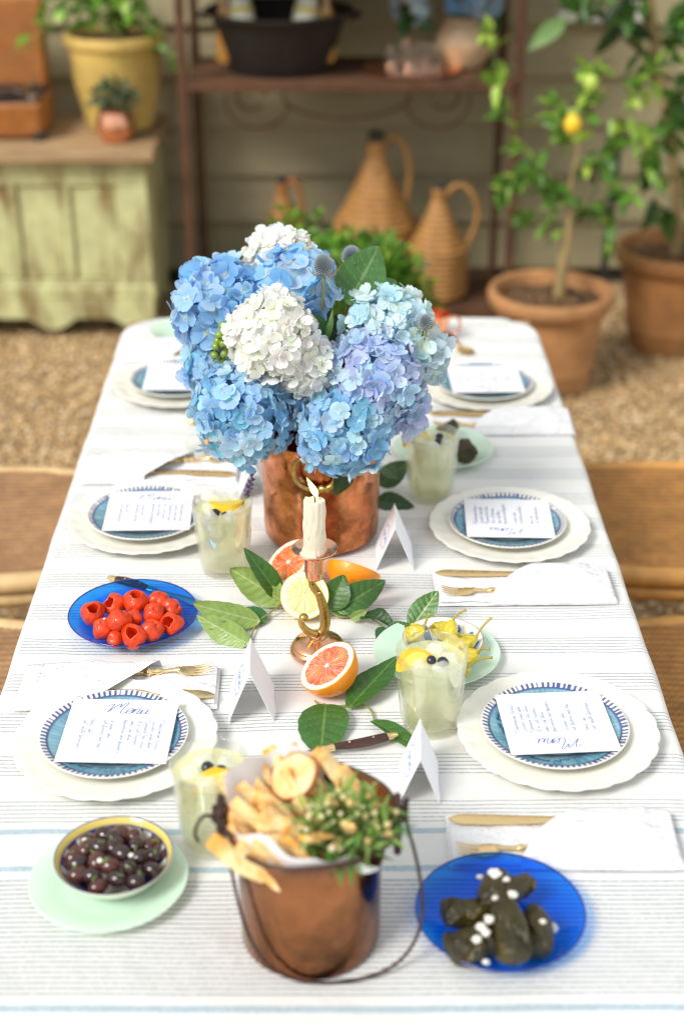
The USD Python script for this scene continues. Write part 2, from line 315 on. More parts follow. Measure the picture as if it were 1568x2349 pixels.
px = np.where(rng.random(NS) < .72, np.where(side, -1, 1) * (.42 + 1.5 * rng.random(NS) ** 1.2), rng.uniform(-2.2, 2.2, NS)); py = rng.uniform(1.6, 5.62, NS)
sz = rng.uniform(.0035, .0085, NS); pz = rng.uniform(-.002, .004, NS)
ang = rng.uniform(0, 2 * PI, NS)
pi.CreatePrototypesRel().SetTargets(protos); pi.CreateProtoIndicesAttr(Vt.IntArray.FromNumpy(rng.integers(0, 5, NS).astype(np.int32)))
pi.CreatePositionsAttr(Vt.Vec3fArray.FromNumpy(np.stack([px, py, pz], -1).astype(np.float32))); pi.CreateScalesAttr(Vt.Vec3fArray.FromNumpy(np.stack([sz, sz, sz], -1).astype(np.float32)))
pi.CreateOrientationsAttr(Vt.QuathArray([Gf.Quath(float(math.cos(a / 2)), 0, 0, float(math.sin(a / 2))) for a in ang]))

WALL = 5.68
hw = thing('house_wall', 'beige house wall of overlapping horizontal siding boards behind the rack', 'wall', (0, WALL, 0))
put('foundation', bx(-4, 4, .0, .2, -.05, .085, .004), M['dark'], hw, smooth=30)
EXPO, zb = .183, .08
for k in range(16):
    z0 = zb + k * EXPO - .012 - (.004)
    prof = np.array([(-.044, z0), (-.046, z0 + .005), (-.012, z0 + EXPO + .016), (0.004, z0 + EXPO + .016), (-.002, z0)])
    # board as a wedge: thick at the lower edge
    vv = np.vstack([np.c_[np.full(5, s * 4.0), prof] for s in (-1, 1)])
    ff = [[i, (i + 1) % 5, 5 + (i + 1) % 5, 5 + i] for i in range(5)]
    ff = tri(np.array(ff)); caps = np.array([[0, 2, 1], [0, 3, 2], [0, 4, 3], [5, 6, 7], [5, 7, 8], [5, 8, 9]])
    put('siding_board', (vv, np.vstack([ff, caps])[:, ::-1]), M['siding'], hw, smooth=False)
put('sheathing', bx(-4, 4, .012, .2, .0, 3.1, .004), M['dark'], hw, smooth=False)
w0 = ay(1290, 28, WALL); w1 = ay(1470, 28, WALL)
wn = thing('window', 'white framed window whose sill shows above the lemon tree', 'window', (0, WALL - .035, 0))
put('sill', bx(w0[0] - .03, w1[0] + .03, -.05, .05, w0[2] - .02, w0[2] + .012), M['whiteframe'], wn, smooth=30)
for a, b in ((w0[0], w0[0] + .05), (w1[0] - .05, w1[0])): put('frame', bx(a, b, -.03, .05, w0[2] + .014, w0[2] + .9), M['whiteframe'], wn, smooth=30)
put('pane', bx(w0[0] + .052, w1[0] - .052, .0, .006, w0[2] + .014, w0[2] + .9, .001), M['clearpane'], wn, smooth=False)

# ------------------------------------------------------------------ old green chest
ch = thing('painted_chest', 'old chest in flaking pale green paint with a weathered brown board top', 'chest', (0, 5.07, 0))
XL, XR, CD = -1.75, -.622, .5
put('body', bx(XL + .01, XR - .004, .02, CD, .09, .64, .004), M['sage'], ch, smooth=30)
for k in range(3): put('top_plank', bx(XL - .03, XR + .035, -.062 + k * .195, -.062 + k * .195 + .192, .642 - .002 * k, .680 - .002 * k, .006), M['oldwood'], ch, smooth=30)
put('top_rail', bx(XL, XR, -.004, .018, .55, .640), M['sage'], ch, smooth=30)
put('bottom_rail', bx(XL, XR, -.004, .018, .10, .215), M['sage'], ch, smooth=30)
put('moulding', bx(XL - .01, XR + .01, -.022, -.006, .155, .20, .006), M['sage'], ch, smooth=30)
put('corner_stile', bx(-.735, XR, -.005, .0185, .216, .549), M['sage'], ch, smooth=30)
x = -.735
for k in range(5):
    put('panel', bx(x - .152, x - .003, .010, .019, .217, .548, .003), M['sage'], ch, smooth=30)
    put('stile', bx(x - .182, x - .153, -.005, .0185, .216, .549), M['sage'], ch, smooth=30); x -= .183
# scalloped apron
ax_ = np.linspace(XL, XR, 140); low = .072 - .035 * np.clip(np.cos((ax_ - XR + .06) * 2 * PI / .30), -.2, 1) * 1.0
low = np.where(ax_ > XR - .06, .004, low)
poly = Polygon(list(zip(ax_, low)) + [(XR, .155), (XL, .155)])
av, af = extrude(poly, .02); put('apron', tf((av, af), rotx(PI / 2), (0, -.006, 0)), M['sage'], ch, smooth=30)
put('side_panel', bx(XR - .003, XR + .008, .03, CD, .1, .62), M['sage'], ch, smooth=30)
put('foot', bx(XR - .06, XR, .018, .07, 0, .09), M['sage'], ch, smooth=30); put('foot', bx(XR - .06, XR, CD - .06, CD, 0, .09), M['sage'], ch, smooth=30); put('foot', bx(XL, XL + .06, .018, .07, 0, .09), M['sage'], ch, smooth=30); put('foot', bx(XL, XL + .06, CD - .06, CD, 0, .09), M['sage'], ch, smooth=30)

# record player case
rp_r = ay(93, 250, 5.16)[0]; rp0 = rp_r - .36
rp = thing('record_player', 'tan leather portable record player with its lid open, on the green chest', 'record player', (rp0, 5.16, .681))
put('case', bx(0, .36, 0, .27, .008, .125, .012), M['leather'], rp, smooth=30)
put('deck', bx(.012, .348, .012, .258, .125, .131), M['black'], rp, smooth=30)
put('platter', tf(lathe([(0, 0), (.12, 0), (.122, .006), (.12, .012), (0, .012)], 40), None, (.15, .135, .132)), M['black'], rp, smooth=40)
put('tone_arm', tube(spline([(.31, .22, .135), (.31, .22, .155), (.30, .15, .155), (.26, .09, .15)], 16), .004), M['silver'], rp)
put('knob', tf(lathe([(0, 0), (.014, 0), (.014, .014), (0, .016)], 16), None, (.325, .05, .131)), M['silver'], rp, smooth=40)
lid = bx(-.002, .345, 0, .07, 0, .30, .012)
put('lid', tf(lid, rotx(-.10), (0, .245, .128)), M['leather'], rp, smooth=30)
put('corner_guard', bx(.325, .366, -.006, .05, .0, .03, .006), M['black'], rp, smooth=30)

# yellow glazed pot with plant
def small_leaf(L, W, fold=.25, droop=.25, n=5):
    t = np.linspace(0, 1, n); w = W / 2 * np.sin(PI * t ** .8) ** .9 + 1e-5
    c = np.c_[t * L, 0 * t, -droop * L * t ** 2]
    v = np.concatenate([np.c_[c[:, 0], w, c[:, 2] + fold * w][:, None], c[:, None], np.c_[c[:, 0], -w, c[:, 2] + fold * w][:, None]], 1).reshape(-1, 3)
    return v, tri(grid_faces(n, 3))
def leaf_at(parent, p, d, L, W, color, up=None, mt='leaf', name='leaf', fold=.25, droop=.25):
    u = np.array([0, 0, 1.0]) + rng.normal(0, .45, 3) if up is None else np.asarray(up, float)
    g = tf(small_leaf(L, W, fold, droop), frame(d, u), p)
    put(name, g, M[mt], parent, True, col=color)
def jit(c, a=.18): return np.clip(np.array(c) * (1 + rng.normal(0, a)) * (1 + rng.normal(0, .05, 3)), .003, .95)
yp = ay(280, 290, 5.40); YPX = yp[0]
pot = thing('yellow_pot', 'mustard yellow glazed planter on the green chest', 'pot', (YPX, 5.37, .678))
put('body', lathe([(0, 0), (.105, 0), (.118, .01), (.150, .16), (.160, .27), (.163, .29), (.176, .293), (.180, .31), (.176, .325), (.163, .328), (.158, .30), (.1, .30), (0, .30)], 44), M['yellowglaze'], pot, smooth=40)
pl = thing('leafy_shrub', 'bright green leafy shrub growing in the yellow planter', 'plant', (YPX, 5.37, .97))
for k in range(9):
    a = rng.uniform(0, 2 * PI); e = np.array([math.cos(a) * .17, math.sin(a) * .14, .16 + .16 * rng.random()])
    if k == 0: e = np.array([-.27, -.05, .02])
    if k == 1: e = np.array([.18, -.09, -.04])
    if k == 2: e = np.array([-.22, -.02, .16])
    pth = spline([(0, 0, -.01), (e[0] * .4, e[1] * .4, .1 + .06 * rng.random()), e], 8)
    put('stem', tube(pth, np.linspace(.005, .002, 8), 5), M['twig'], pl)
    for j in range(19):
        p = pth[rng.integers(2, 8)] + rng.normal(0, .02, 3); d = rng.normal(0, 1, 3) + np.array([0, -.25, -.1]) + e / np.linalg.norm(e) * .9
        leaf_at(pl, p, d, rng.uniform(.055, .095), rng.uniform(.026, .040), jit([(.17, .38, .04), (.26, .48, .07), (.09, .25, .03), (.40, .58, .16)][rng.choice(4, p=[.38, .3, .22, .1])]))
put('soil', lathe([(0, .012), (.1, .008), (.157, 0)], 20), M['soil'], pl, loc=(0, 0, .012))

cpx = ay(266, 300, 5.17)
cup = thing('copper_cup', 'small round bright copper planter at the front of the green chest', 'cup', (cpx[0], 5.165, .681))
put('body', lathe([(0, 0), (.038, 0), (.05, .006), (.063, .035), (.064, .06), (.055, .09), (.053, .10), (.058, .106), (.055, .108), (.049, .10), (.03, .095), (0, .095)], 36), M['copper_bright'], cup, smooth=50)
su = thing('succulent', 'grey green bushy small plant in the copper planter', 'plant', (cpx[0], 5.165, .78))
put('stem', tube([(0, 0, 0), (0, 0, .05)], .006, 6), M['twig'], su)
for j in range(150):
    d = rng.normal(0, 1, 3); d[2] = abs(d[2]) * .9 - .1; d /= np.linalg.norm(d)
    p = d * np.array([.075, .06, .085]) * rng.uniform(.25, 1.0) + np.array([0, 0, .025])
    leaf_at(su, p, d + rng.normal(0, .4, 3), rng.uniform(.025, .042), rng.uniform(.014, .022), jit([(.10, .17, .09), (.18, .26, .17), (.05, .10, .05)][rng.integers(3)]))

# ------------------------------------------------------------------ iron rack
RY, RD = 5.10, .42
rk = thing('iron_rack', 'rusty brown metal potting rack with two shelves against the wall', 'rack', (0, RY, 0))
rxl, rxr = -.488, .632
for (x, y) in ((rxl, 0), (rxr, 0), (rxl + .01, RD), (rxr - .01, RD)): put('post', bx(x - .015, x + .015, y, y + .03, 0, 1.58, .003), M['rust'], rk, smooth=30)
put('shelf', bx(rxl + .016, rxr - .016, -.004, RD, .875, .893), M['oldwood' if 0 else 'rust'], rk, smooth=30)
put('shelf_edge', bx(rxl + .017, rxr - .017, -.018, -.006, .862, .90, .003), M['rust'], rk, smooth=30)
for zz in (1.22, 1.585): put('upper_shelf', bx(rxl - .02, rxr + .02, -.03, RD + .10, zz, zz + .018), M['rust'], rk, smooth=30)
put('bottom_shelf', bx(rxl + .016, rxr - .016, -.004, RD, .075, .098), M['rust'], rk, smooth=30)
put('bottom_edge', bx(rxl + .017, rxr - .017, -.018, -.006, .06, .105, .003), M['rust'], rk, smooth=30)
def arc(cx_, cz_, rx, rz, a0, a1, n=22): a = np.linspace(a0, a1, n); return np.c_[cx_ + rx * np.cos(a), 0 * a + .2, cz_ + rz * np.sin(a)]
for c in ((.06, .80, .22, .075, PI, 2 * PI), (.06, .80, .22, .065, 0, PI), (-.25, .78, .11, .09, PI * .9, 2 * PI), (-.27, .80, .05, .045, 0, 1.8 * PI), (.38, .78, .11, .09, PI, 2.1 * PI), (.40, .80, .05, .045, -.8 * PI, PI)):
    put('scroll', tube(arc(*c), .0045, 6), M['ironrust'], rk)

# things on the shelf
SH = .894
tb = ay(640, 120, 5.28)
tub = thing('dark_tub', 'large dark metal tub with a flared rim on the rack shelf', 'tub', (tb[0], 5.30, SH))
put('body', lathe([(0, 0), (.165, 0), (.175, .01), (.225, .17), (.235, .185), (.255, .19), (.256, .198), (.235, .20), (.222, .18), (.17, .03), (0, .03)], 48), M['tubmetal'], tub, smooth=40)
for s in (-1, 1): put('handle', tube(spline([(s * .235, -.04, .17), (s * .27, -.03, .18), (s * .27, .03, .18), (s * .235, .04, .17)], 12), .006, 6), M['tubmetal'], tub)
for k, (u, c) in enumerate(((563, 'whitelabel'), (688, 'whitelabel'))):
    q = ay(u, 30, 5.22)
    b = thing('bottle', ['white labelled bottle leaning in the dark tub, the left one', 'white labelled bottle standing in the dark tub, the right one'][k], 'bottle', (q[0], 5.22, SH + .035), rotx(-.12) @ roty(-.1 if k == 0 else .12))
    put('glass', lathe([(0, 0), (.038, 0), (.042, .01), (.042, .16), (.030, .215), (.015, .25), (.014, .30), (.017, .302), (.017, .315), (0, .315)], 24), M['amber'], b, smooth=40)
    put('label', lathe([(.0432, .09), (.0434, .12), (.0434, .16), (.0316, .215)], 24), M[c], b)
    put('label_band', lathe([(.0438, .165), (.0398, .182)], 24), M['label_yellow'], b)
for k, u in enumerate((512, 538, 748)):
    q = ay(u, 18, 5.22)
    b = thing('amber_bottle', ['small amber bottle at the left rim of the dark tub', 'second amber bottle, beside the left white labelled one', 'amber bottle at the right rim of the dark tub'][k], 'bottle', (q[0], 5.25, SH + .035), None)
    put('glass', lathe([(0, 0), (.028, 0), (.030, .01), (.030, .15), (.012, .19), (.012, .23), (0, .23)], 20), M['amber'], b, smooth=40)
    put('cap', lathe([(.0135, .215), (.0135, .236), (0, .237)], 16), M['gold'], b, smooth=40)
ty = ay(945, 145, 5.24)
tr = thing('copper_tray', 'round copper tray holding glasses on the rack shelf', 'tray', (ty[0], 5.25, SH))
put('dish', lathe([(0, .004), (.15, .004), (.162, .012), (.166, .014), (.163, .008), (.15, 0), (0, 0)], 44), M['copper_bright'], tr, smooth=50)
for k, (dx, dy) in enumerate(((-.07, -.03), (-.01, -.06), (.05, -.02), (-.03, .05), (.03, .06), (.085, .04))):
    gl = thing('wine_glass', 'clear stemless glass standing on the copper tray', 'glass', (ty[0] + dx, 5.25 + dy, SH + .0045), None, 'glasses on the copper tray')
    put('bowl', lathe([(0, 0), (.02, 0), (.024, .003), (.032, .03), (.034, .055), (.029, .085), (.0278, .085), (.032, .055), (.030, .03), (.02, .006), (0, .006)], 24), M['clear'], gl, smooth=60)
pt = ay(1065, 95, 5.33)
jar = thing('stoneware_jar', 'tan stoneware jar at the right end of the rack shelf', 'jar', (pt[0], 5.34, SH))
put('body', lathe([(0, 0), (.06, 0), (.068, .008), (.098, .06), (.100, .095), (.078, .14), (.066, .155), (.07, .165), (.066, .168), (.058, .15), (0, .14)], 36), M['stoneware'], jar, smooth=50)

# wicker demijohns on the bottom shelf
def demijohn(name, label, loc, H, Rb, mt, hand=1, shoulder=.45):
    t = thing(name, label, 'jug', loc)
    prof = [(0, 0), (Rb * .92, 0), (Rb, .02)]
    for k in range(1, 121):
        s = k / 120
        r = Rb * (1 - .05 * s) if s < shoulder else Rb * .95 * (1 - .78 * ((s - shoulder) / (1 - shoulder)) ** .85)
        prof.append((r, .02 + (H * .86 - .02) * s))
    prof += [(Rb * .22, H * .93), (Rb * .25, H * .95), (Rb * .22, H * .955)]
    put('woven_body', lathe(prof, 40, lambda r, z, a: (r * (1 + .040 * np.sin(z * 2 * PI / .020) * (r > .01)), z)), M[mt], t, smooth=True)
    put('neck', lathe([(Rb * .19, H * .94), (Rb * .18, H), (Rb * .21, H * 1.005), (0, H * 1.01)], 20), M['dark'], t, smooth=40)
    a = spline([(hand * Rb * .2, 0, H * .88), (hand * Rb * .75, 0, H * .98), (hand * Rb * 1.25, 0, H * .80), (hand * Rb * 1.15, 0, H * .58), (hand * Rb * .9, 0, H * .42)], 24)
    put('handle', tube(a, .0105, 8), M[mt], t)
    return t
q = ay(860, 480, 5.36); demijohn('wicker_jug', 'largest wicker covered jug with a conical top, middle of the bottom shelf', (q[0], 5.33, .099), .565, .152, 'wicker', .62, .50)
q = ay(1003, 560, 5.22); demijohn('wicker_jug', 'pale wicker covered jug with a looped handle, right of the boxwood', (q[0], 5.22, .099), .415, .110, 'wicker', 1, .50)
q = ay(648, 480, 5.34); demijohn('wicker_jug', 'dark orange wicker jug half hidden behind the boxwood, leftmost of three', (q[0], 5.32, .099), .41, .10, 'wicker_dark', .55, .35)

# ------------------------------------------------------------------ boxwood, lemon trees
def round_pot(name, label, loc, R, H, mt, rim=.16):
    t = thing(name, label, 'pot', loc)
    put('body', lathe([(0, 0), (R * .62, 0), (R * .66, .01), (R * .72, H * .22), (R * .745, H * .23), (R * .745, H * .27), (R * .735, H * .28), (R * .86, H * (1 - rim) - .005), (R * .90, H * (1 - rim))], 48), M[mt], t, smooth=45)
    put('rim', lathe([(R * .90, H * (1 - rim)), (R * .98, H * (1 - rim) + .006), (R, H - .03), (R * 1.0, H - .01), (R * .97, H), (R * .90, H), (R * .86, H - .01), (R * .84, H - .06)], 48), M[mt], t, smooth=60)
    put('soil', lathe([(0, H - .03), (R * .4, H - .028), (R * .85, H - .045)], 24, lambda r, z, a: (r, z + .012 * np.sin(7 * a + 30 * r) * (r > .02))), M['soil'], t)
    return t
bxp = ay(778, 600, 4.0)
round_pot('planter', 'terracotta planter under the boxwood, hidden behind the table end', (bxp[0], 4.05, 0), .17, .36, 'terracotta')
bw = thing('boxwood_shrub', 'dense round green boxwood behind the hydrangeas', 'shrub', (bxp[0], 4.05, .34))
put('trunk', tube([(0, 0, 0), (0, 0, .12)], .014, 8), M['bark'], bw)
def foliage(n, fn, L0, L1, cols, wr=.5):
    vs, fs, cs, k = [], [], [], 0
    for _ in range(n):
        p, d = fn(); L = rng.uniform(L0, L1)
        v, f = small_leaf(L, L * wr, .25, .2, 4); v, f = tf((v, f), frame(d, np.array([0, 0, 1.]) + rng.normal(0, .5, 3)), p)
        vs.append(v); fs.append(f + k); k += len(v); cs.append(np.broadcast_to(jit(cols[rng.integers(len(cols))]), v.shape))
    return (np.vstack(vs), np.vstack(fs)), np.vstack(cs)
lumps = [(np.array([rng.uniform(-.25, .17), rng.uniform(-.14, .14), rng.uniform(.08, .28)]), rng.uniform(.07, .115)) for _ in range(34)]
def bwleaf():
    c, r = lumps[rng.integers(len(lumps))]; d = rng.normal(0, 1, 3); d /= np.linalg.norm(d)
    return c + d * r * rng.uniform(.75, 1.1), d + np.array([0, 0, .5]) + rng.normal(0, .3, 3)
g, c = foliage(7000, bwleaf, .018, .032, [(.075, .21, .022), (.13, .31, .03), (.04, .11, .015), (.30, .50, .06)], .6)
put('crown', g, M['leaf'], bw, True, col=c, kind='stuff')

t1 = round_pot('terracotta_pot', 'orange terracotta pot with a wide rim holding the lemon tree', (.713, 4.62, 0), .203, .335, 'terracotta')
t2 = round_pot('terracotta_pot', 'older mossy terracotta pot at the right edge of the picture', (1.195, 4.97, 0), .215, .365, 'terracotta_old')
def bpts(pts, y, dys=None): return np.array([ay(u, v, y + (0 if dys is None else dys[k])) for k, (u, v) in enumerate(pts)])
lt = thing('lemon_tree', 'young potted lemon tree with a pale trunk and one yellow lemon', 'tree', (0, 0, 0))
put('trunk', tube(bpts([(1283, 678), (1290, 600), (1303, 545), (1308, 430), (1328, 330), (1360, 225)], 4.62), [.021, .017, .0125, .0070, .0050, .003], 10), M['bark'], lt)
brs = [[(1303, 540), (1230, 505), (1190, 490)], [(1304, 500), (1370, 470), (1395, 545)], [(1308, 430), (1230, 380), (1180, 300), (1150, 200), (1132, 120), (1118, 75)], [(1312, 400), (1400, 340), (1430, 270), (1480, 180), (1540, 130)],
       [(1328, 330), (1290, 290), (1262, 235)], [(1345, 280), (1350, 190), (1368, 145)], [(1230, 380), (1180, 420), (1152, 438)], [(1400, 340), (1470, 330), (1505, 400)], [(1308, 450), (1260, 440), (1235, 400)], [(1320, 360), (1390, 400), (1440, 450)]]
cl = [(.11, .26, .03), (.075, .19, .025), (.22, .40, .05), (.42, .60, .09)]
for bi, b in enumerate(brs):
    p = bpts(b, 4.62, np.linspace(0, rng.uniform(-.14, .14), len(b))); s = spline(p, 12)
    put('branch', tube(s, np.linspace(.005, .0018, 12), 5), M['twig'], lt)
    for j in range(36 if len(b) < 5 else 58):
        k = rng.integers(1, 12); ax = s[k] - s[k - 1]; ax /= np.linalg.norm(ax)
        d = ax * .6 + rng.normal(0, .8, 3); L = rng.uniform(.045, .082)
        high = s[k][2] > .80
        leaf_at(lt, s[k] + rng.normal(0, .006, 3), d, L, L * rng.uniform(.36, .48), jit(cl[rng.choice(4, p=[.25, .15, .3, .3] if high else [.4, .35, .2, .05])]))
q = ay(1313, 285, 4.55)
lem = put('lemon', tf(ball((.026, .026, .031), 3), None, q), M['lemonskin'], lt, label='ripe yellow lemon hanging among the leaves')
q = ay(1355, 190, 4.58); put('lemon', tf(ball((.024, .024, .028), 3), None, q), mat('unripe_lemon', (.42, .55, .10), .4), lt, label='pale green unripe lemon')
sk = thing('plant_stake', 'dark grey stake leaning behind the lemon tree', 'stake', (0, 0, 0))
put('pole', tube(bpts([(1378, 668), (1400, 480), (1424, 290)], 4.80), .012, 8), M['stake'], sk)
ct = thing('citrus_tree', 'dark leaved taller citrus tree in the mossy pot', 'tree', (0, 0, 0))
put('trunk', tube(np.vstack([[1.19, 4.97, .32], bpts([(1552, 420), (1530, 280), (1500, 120), (1490, -40)], 4.95)]), [.022, .019, .016, .013, .010], 8), M['bark'], ct)
for b, nl in (([(1510, 180), (1440, 80), (1360, 30), (1290, 45)], 26), ([(1540, 330), (1560, 240), (1590, 160)], 26), ([(1500, 120), (1540, 60), (1580, 20)], 22), ([(1535, 300), (1500, 350), (1490, 430)], 18), ([(1550, 420), (1590, 400), (1600, 480)], 20), ([(1495, 60), (1420, -10), (1340, -30)], 20), ([(1552, 500), (1520, 480), (1500, 450)], 8)):
    p = bpts(b, 4.95, np.linspace(0, rng.uniform(-.2, .1), len(b))); s = spline(p, 12)
    put('branch', tube(s, np.linspace(.007, .002, 12), 5), M['twig'], ct)
    for j in range(nl):
        k = rng.integers(1, 12); ax = s[k] - s[k - 1]; ax /= np.linalg.norm(ax); L = rng.uniform(.075, .13)
        leaf_at(ct, s[k], ax * .5 + rng.normal(0, .8, 3) + np.array([0, -.2, -.3]), L, L * rng.uniform(.38, .5), jit([(.06, .15, .025), (.035, .09, .018), (.12, .26, .045)][rng.integers(3)]))
leaf_at(ct, ay(1300, 40, 4.8), ay(1205, 115, 4.75) - ay(1300, 40, 4.8), .155, .062, (.15, .28, .07), up=(0, -.8, .6), droop=.1)

def canopy():
    c = np.array([1.75, 4.75, 1.75]); d = rng.normal(0, 1, 3); d /= np.linalg.norm(d); return c + d * np.array([.75, .65, .62]) * rng.uniform(.55, 1.0), d + rng.normal(0, .6, 3)
g, c = foliage(2600, canopy, .07, .12, [(.06, .15, .025), (.035, .09, .018), (.12, .26, .045)], .45); put('crown', g, M['leaf'], ct, True, col=c, kind='stuff')
# ------------------------------------------------------------------ chairs
def superell(a, b, n=72, e=2.8):
    t = np.arange(n) * 2 * PI / n; c, s = np.cos(t), np.sin(t)
    return np.c_[a * np.sign(c) * np.abs(c) ** (2 / e), b * np.sign(s) * np.abs(s) ** (2 / e)]
def chair(label, x, y, flip, wood):
    t = thing('woven_chair', label, 'chair', (x, y, 0), rotz(PI if flip else 0), 'woven seat chairs drawn up to the table')
    o = superell(.34, .245, e=2.5); zz = .45
    put('seat_frame', tube(np.r_[np.c_[o, np.full(len(o), zz - .012)], [[*o[0], zz - .012]]], .021, 10, False), M[wood], t)
    put('apron', tube(np.r_[np.c_[o * .97, np.full(len(o), zz - .05)], [[*o[0] * .97, zz - .05]]], .020, 8, False, .9), M[wood], t)
    na, nb = 150, 110
    A = np.linspace(-.33, .33, na); B = np.linspace(-.235, .235, nb); XX, YY = np.meshgrid(A, B, indexing='ij')
    ins = (np.abs(XX / .33) ** 2.5 + np.abs(YY / .235) ** 2.5) ** (1 / 2.5); sc = np.where(ins > 1, 1 / np.maximum(ins, 1e-6), 1.0)
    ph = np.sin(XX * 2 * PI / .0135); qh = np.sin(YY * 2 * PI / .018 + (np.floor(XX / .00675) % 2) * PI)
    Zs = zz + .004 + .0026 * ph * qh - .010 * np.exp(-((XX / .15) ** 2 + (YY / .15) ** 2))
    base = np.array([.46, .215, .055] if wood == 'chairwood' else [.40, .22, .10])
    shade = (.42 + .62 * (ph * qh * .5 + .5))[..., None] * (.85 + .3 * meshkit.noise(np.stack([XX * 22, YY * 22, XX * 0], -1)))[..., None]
    v = np.stack([XX * sc, YY * sc, Zs], -1).reshape(-1, 3)
    put('woven_seat', (v, tri(grid_faces(na, nb))), M['weave'], t, True, col=(base * shade).reshape(-1, 3))
    for sx, sy in ((-1, -1), (-1, 1), (1, -1), (1, 1)):
        put('leg', tube([(sx * .17, sy * .175, zz - .06), (sx * .195, sy * .20, 0)], [.018, .013], 10), M[wood], t)
    r = np.arange(40) * 2 * PI / 39; put('leg_ring', tube(np.c_[.19 * np.cos(r), .19 * np.sin(r), 0 * r + .22], .009, 8, False), M[wood], t)
    for s, nm in ((1.0, 'back_hoop'), (.68, 'back_inner_hoop')):
        put(nm, tube(spline([(.275, -.19 * s, zz - .02), (.31, -.20 * s, zz + .25 * s), (.34, -.10 * s, zz + .46 * s), (.35, 0, zz + .49 * s), (.34, .10 * s, zz + .46 * s), (.31, .20 * s, zz + .25 * s), (.275, .19 * s, zz - .02)], 40), .013 if s == 1 else .009, 8), M[wood], t)
chair('orange brown woven chair seat right of the table, farther one', .735, 2.835, False, 'chairwood')
chair('orange brown woven chair seat right of the table, nearer one', .735, 2.165, False, 'chairwood')
chair('pale wood woven chair seat left of the table, farther one', -.735, 2.82, True, 'chairlight')
chair('pale wood woven chair seat left of the table, nearer one', -.735, 2.17, True, 'chairlight')

# ------------------------------------------------------------------ table and cloth
TZ, HW, YF, YN = .754, .462, 3.245, .62
tbl = thing('dining_table', 'long wooden dining table under the striped cloth', 'table', (0, 0, 0))
put('tabletop', bx(-HW + .006, HW - .006, YN + .006, YF - .006 - .012, .715, .748, .006), M['tablewood'], tbl, smooth=30)
for sx in (-1, 1):
    for yy in (YN + .12, YF - .12): put('leg', bx(sx * .38 - .03, sx * .38 + .03, yy - .03, yy + .03, 0, .714), M['tablewood'], tbl, smooth=30)
CL = np.array([.80, .80, .775]); LN = np.array([.21, .25, .30]); WD = np.array([.36, .50, .57])
rows = []
def band(a, b, c):
    rows.extend([(b - .00005, CL), (b, c), (a, c), (a + .00005, CL)])      # a > b : far edge, near edge
segs = []
for k in range(20):
    far_ = 1.5001 + .0945 * k
    for j in range(6): segs.append((far_ - j * .0078 + .0008, far_ - j * .0078 - .0008, LN))
segs += [(1.4466, 1.4365, WD), (1.3784, 1.3685, WD), (1.1605, 1.1509, WD), (1.0750, 1.0650, WD), (.90, .89, WD)]
for k in range(24): segs.append((1.3530 - k * .00767 + .0012, 1.3530 - k * .00767 - .0012, LN))
ylist = []
for a, b, c in segs: ylist += [(a + .0001, CL), (a, c), (b, c), (b - .0001, CL)]
DROP = .30
for yv in np.arange(YN - DROP, YF + DROP, .03):
    if not any(b - .002 < yv < a + .002 for a, b, c in segs): ylist.append((yv, CL))
ylist.sort(key=lambda t: t[0])
T = np.array([t[0] for t in ylist]); TC = np.array([t[1] for t in ylist])
sh_ = np.r_[np.linspace(0, HW - .025, 26), np.linspace(HW - .02, HW + .03, 14), np.linspace(HW + .04, HW + DROP, 14)]
S = np.r_[-sh_[:0:-1], sh_]
SS, TT = np.meshgrid(S, T, indexing='ij')
T2 = TT - .005 * SS + .0032 * (meshkit.noise(np.stack([SS * 7, TT * 2, SS * 0], -1)) - .5) + .0010 * (meshkit.noise(np.stack([SS * 31, TT * 9, SS * 0], -1), 4) - .5)
Rc = .11
def drape(s, t):
    yc, hl = (YF + YN) / 2, (YF - YN) / 2
    qx, qy = np.abs(s) - (HW - Rc), np.abs(t - yc) - (hl - Rc)
    ox, oy = np.maximum(qx, 0), np.maximum(qy, 0); dist = np.hypot(ox, oy) - Rc
    dist = np.where((qx > 0) & (qy > 0), dist, np.maximum(np.abs(s) - HW, np.abs(t - yc) - hl))
    nx = np.where((qx > 0) & (qy > 0), ox / np.maximum(np.hypot(ox, oy), 1e-9), (np.abs(s) - HW > np.abs(t - yc) - hl) * 1.0) * np.sign(s)
    ny = np.where((qx > 0) & (qy > 0), oy / np.maximum(np.hypot(ox, oy), 1e-9), (np.abs(s) - HW <= np.abs(t - yc) - hl) * 1.0) * np.sign(t - yc)
    d = np.maximum(dist + .012, 0); br = .014
    an = np.minimum(d / br, PI / 2); out = br * np.sin(an); dn = br * (1 - np.cos(an)) + np.maximum(d - br * PI / 2, 0)
    fall = np.clip(dn / .2, 0, 1)
    wob = .010 * np.sin(t * 21 + s * 3) + .008 * np.sin((t + s) * 37)
    x = s - nx * d + nx * (out + fall * (.012 + wob)); y = t - ny * d + ny * (out + fall * (.012 + wob))
    return x, y, TZ - np.minimum(dn, .30)
cx_, cy_, cz_ = drape(SS, T2)
wr = meshkit.fbm(np.stack([SS * 6, TT * 6, SS * 0], -1), 3, 5)
cz_ = cz_ - .0040 * wr * np.clip(wr * 2.2 - .5, 0, 1)
put('tablecloth', (np.stack([cx_, cy_, cz_], -1).reshape(-1, 3), tri(grid_faces(len(S), len(T)))), M['cloth'], None, True, col=np.broadcast_to(TC, (len(S),) + TC.shape).reshape(-1, 3), label='white linen tablecloth with thin dark blue stripes on the long table', cat='tablecloth')

